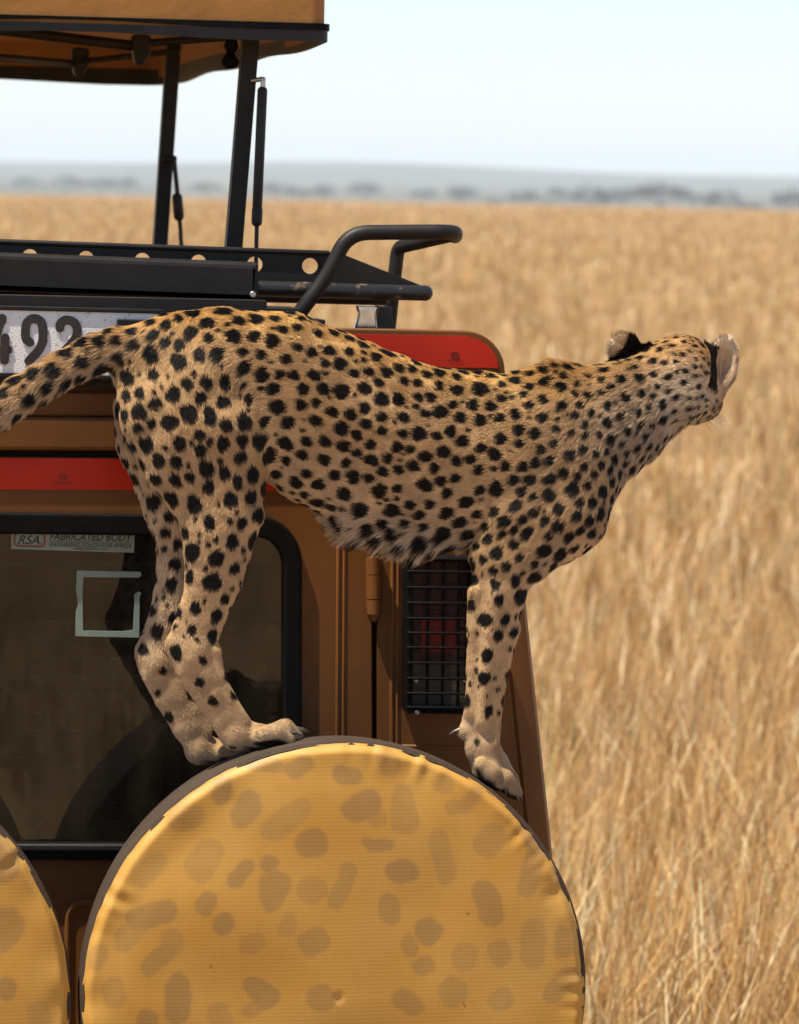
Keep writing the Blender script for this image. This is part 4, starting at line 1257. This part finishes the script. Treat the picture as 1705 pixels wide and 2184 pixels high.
def coat(p, nn, A):
    gold = np.array([0.47, 0.262, 0.080]); flank = np.array([0.41, 0.255, 0.118]); pale = np.array([0.56, 0.44, 0.305])
    up = sstep(.15, .95, nn[:, 2])[:, None]
    colr = flank * (1 - up) + gold * up  # golden back colour, also raised to carry sunlight on upward faces
    face = np.exp(-((p - W(1472, 850, HY - .06)) ** 2).sum(1) / .055 ** 2) * .9
    thr = np.exp(-((p - W(1352, 895, YC - .05)) ** 2).sum(1) / .075 ** 2) * .45
    A = A.copy(); A[:, 2] = np.clip(A[:, 2] + face + thr, 0, 1)
    pl = np.clip(A[:, 2] + .6 * sstep(.12, -.75, nn[:, 2]), 0, 1)[:, None]
    colr = colr * (1 - pl) + pale * pl
    colr *= 1 - A[:, 4:5]
    colr *= (.86 + .28 * vnoise(p * 26, 51))[:, None] * (.92 + .16 * vnoise(p * 90, 52))[:, None]
    m = spot_mask(p + (np.stack([vnoise(p * 160, s) for s in (61, 62, 63)], 1) - .5) * .0035)
    # ears: black bar on the back, pale rim and inside
    for k, (ec, ef, er) in enumerate(ears):
        q = (p - ec) @ ef.T / np.array(er); ine = (np.abs(q[:, 0]) < 1.25) & (np.abs(q[:, 1]) < 1.3) & (np.abs(q[:, 2]) < 1.6)
        along = q[:, 0]
        back = ine & (q[:, 2] < .0); inside = ine & ~back
        if k == 0: bar = ine & (along < .42) & (along > -1.1)
        else:
            lf = q[:, 1] * (-np.sign(ef[1] @ _r)); bar = ine & (lf > .62 * np.sqrt(np.clip(1 - (along * .85) ** 2, .05, 1))) & (along < .55) & (along > -1.1)
        colr[ine] = np.array([0.45, 0.30, 0.17]); colr[inside] = np.array([0.42, 0.29, 0.175])
        m[ine] = 0; m[bar] = 1.0
        colr[ine & (along > .55)] = np.array([0.50, 0.38, 0.25])
    pad_ = sstep(5, 8, A[:, 3]) * sstep(-.30, -.62, nn[:, 2])
    m = np.maximum(m, pad_)
    dark = np.array([0.0045, 0.0035, 0.003]) * (1 + .5 * vnoise(p * 60, 55))[:, None]
    return colr * (1 - m[:, None]) + dark * m[:, None], m


root = empty('cheetah', tuple(W(720, 1600, YC)))
tag(root, 'spotted cheetah balancing on the covered spare wheel, head turned away', 'cheetah')
inv = -np.array(root.location)
colr, _m = coat(V, NRM, Aat)
me = mesh_np('body', V + inv, Q, True)
C4 = np.ones((NV, 4), np.float32); C4[:, :3] = colr
a_ = me.attributes.new('coat', 'FLOAT_COLOR', 'POINT'); a_.data.foreach_set('color', C4.ravel())
body = link('body', me, M['skin'], root)

# ------------------------------------------------------------------ fur
NH = 420000
fr_ = np.random.default_rng(77)
tri = np.vstack([Q[:, [0, 1, 2]], Q[:, [0, 2, 3]]])
area = np.linalg.norm(np.cross(V[tri[:, 1]] - V[tri[:, 0]], V[tri[:, 2]] - V[tri[:, 0]]), axis=1) / 2
# the frame never shows the far flank: keep it thinner there
tn = np.cross(V[tri[:, 1]] - V[tri[:, 0]], V[tri[:, 2]] - V[tri[:, 0]]); tn /= np.linalg.norm(tn, axis=1)[:, None] + 1e-12
wgt = area * np.where(tn[:, 1] > .45, .35, 1.0)
cs = np.cumsum(wgt); pickt = np.searchsorted(cs, fr_.random(NH) * cs[-1]).clip(0, len(tri) - 1)
b1, b2 = fr_.random(NH), fr_.random(NH); sw_ = b1 + b2 > 1; b1[sw_], b2[sw_] = 1 - b1[sw_], 1 - b2[sw_]
w3 = np.stack([1 - b1 - b2, b1, b2], 1); T3 = tri[pickt]
lerp = lambda arr: (arr[T3] * w3[..., None]).sum(1)
RP, RN, RA, RF = lerp(V), lerp(NRM), lerp(Aat), lerp(FLW)
RN /= np.linalg.norm(RN, axis=1)[:, None]
hc, hm = coat(RP, RN, RA)
hc = hc * (.80 + .45 * fr_.random(NH))[:, None]
tang = RF - RN * (RF * RN).sum(1)[:, None]; tang /= np.linalg.norm(tang, axis=1)[:, None] + 1e-9
tang = tang + .15 * fr_.normal(size=(NH, 3)); tang -= RN * (tang * RN).sum(1)[:, None]; tang /= np.linalg.norm(tang, axis=1)[:, None] + 1e-9
Lh = RA[:, 1] * .001 * (.6 + .7 * fr_.random(NH))
for ec, ef, er in ears:
    q = (RP - ec) @ ef.T / np.array(er); ine = (np.abs(q[:, 0]) < 1.25) & (np.abs(q[:, 1]) < 1.3) & (np.abs(q[:, 2]) < 1.6)
    tang[ine] = ef[0] * .8 + ef[1] * np.sign(q[ine, 1:2]) * .5; Lh[ine] = .0075 * (.6 + .8 * fr_.random(ine.sum()))
clump = vnoise(RP * 70, 81)
Lh *= .75 + .5 * clump
lift = .30 + .18 * clump + np.clip((Lh - .012) / .03, 0, .25)
nap = np.exp(-((RP - np.array(W(1195, 775, YC))) ** 2).sum(1) / .06 ** 2)       # crest on the nape
Lh *= 1 + .9 * nap; lift = lift + .45 * nap
down = np.array([0, 0, -1.0]) * np.clip((Lh - .011) / .02, 0, .9)[:, None] * np.clip(.4 - RN[:, 2], 0, 1)[:, None]
dirv = tang + RN * lift[:, None] + down * .9; dirv /= np.linalg.norm(dirv, axis=1)[:, None]
dir2 = tang + RN * (lift * .25)[:, None] + down * 1.3; dir2 /= np.linalg.norm(dir2, axis=1)[:, None]
p0 = RP - RN * .0008; p1 = p0 + dirv * (Lh * .4)[:, None]; p2 = p1 + (dirv * .5 + dir2 * .5) * (Lh * .35)[:, None]; p3 = p2 + dir2 * (Lh * .35)[:, None]
hcu = bpy.data.hair_curves.new('fur'); hcu.add_curves([4] * NH)
pos = np.stack([p0, p1, p2, p3], 1) + inv
hcu.attributes['position'].data.foreach_set('vector', pos.astype(np.float32).ravel())
ra_ = hcu.attributes.get('radius') or hcu.attributes.new('radius', 'FLOAT', 'POINT')
r0_ = .00034 * (.8 + .4 * fr_.random(NH))
ra_.data.foreach_set('value', (r0_[:, None] * np.array([1.0, .9, .65, .2])).astype(np.float32).ravel())
ca_ = hcu.attributes.new('coat', 'FLOAT_COLOR', 'CURVE')
C4 = np.ones((NH, 4), np.float32); C4[:, :3] = np.clip(hc * 1.06, 0, .8); ca_.data.foreach_set('color', C4.ravel())
fur = bpy.data.objects.new('fur', hcu); COL.objects.link(fur); hcu.materials.append(M['fur']); fur.parent = body
fur['kind'] = 'stuff'

# claws: curved horn cones on the toes and the dew claw; whiskers
def claw(pts, y_, r_, nm='claw'):
    P_ = [W(a, b_, y_) + inv for a, b_ in pts]
    tube(nm, P_, [mm(r_), mm(r_ * .75), mm(r_ * .45), mm(r_ * .12)][:len(P_)], M['claw'], body, seg=10)


for dx, dy, y_ in ((-8, 7, h - .027), (0, 0, h - .009), (4, -2, h + .009)):
    claw([(610 + dx, 1562 + dy), (628 + dx, 1556 + dy), (642 + dx, 1557 + dy), (656 + dx, 1563 + dy)], y_, 7)
for x_, y_, yy in ((1060, 1676, h - .032), (1086, 1694, h - .012), (1094, 1692, h + .008)):
    claw([(x_ - 4, y_ - 6), (x_ + 10, y_ - 4), (x_ + 18, y_ + 8), (x_ + 20, y_ + 24)], yy, 6.5)
claw([(992, 1556), (980, 1557), (968, 1561), (958, 1567)], h + .004, 7.5)
for dx, y_ in ((0, f - .02), (8, f)):
    claw([(515 + dx, 1604), (526 + dx, 1604), (533 + dx, 1608)], y_, 6)
for (x0, y0, x1, y1, x2, y2) in ((1508, 882, 1522, 876, 1545, 872), (1510, 886, 1526, 886, 1552, 890), (1508, 890, 1524, 896, 1548, 908), (1504, 893, 1518, 903, 1536, 918), (1500, 896, 1510, 908, 1520, 922), (1506, 888, 1530, 893, 1562, 903)):
    P_ = [W(x0, y0, HY + .085) + inv, W(x1, y1, HY + .085) + inv, W(x2, y2, HY + .085) + inv]
    tube('whisker', P_, [mm(1.1), mm(.9), mm(.5)], M['whisker'], body, seg=5)
print('CHEETAH verts', NV, 'spots', len(spots), 'area', area.sum())
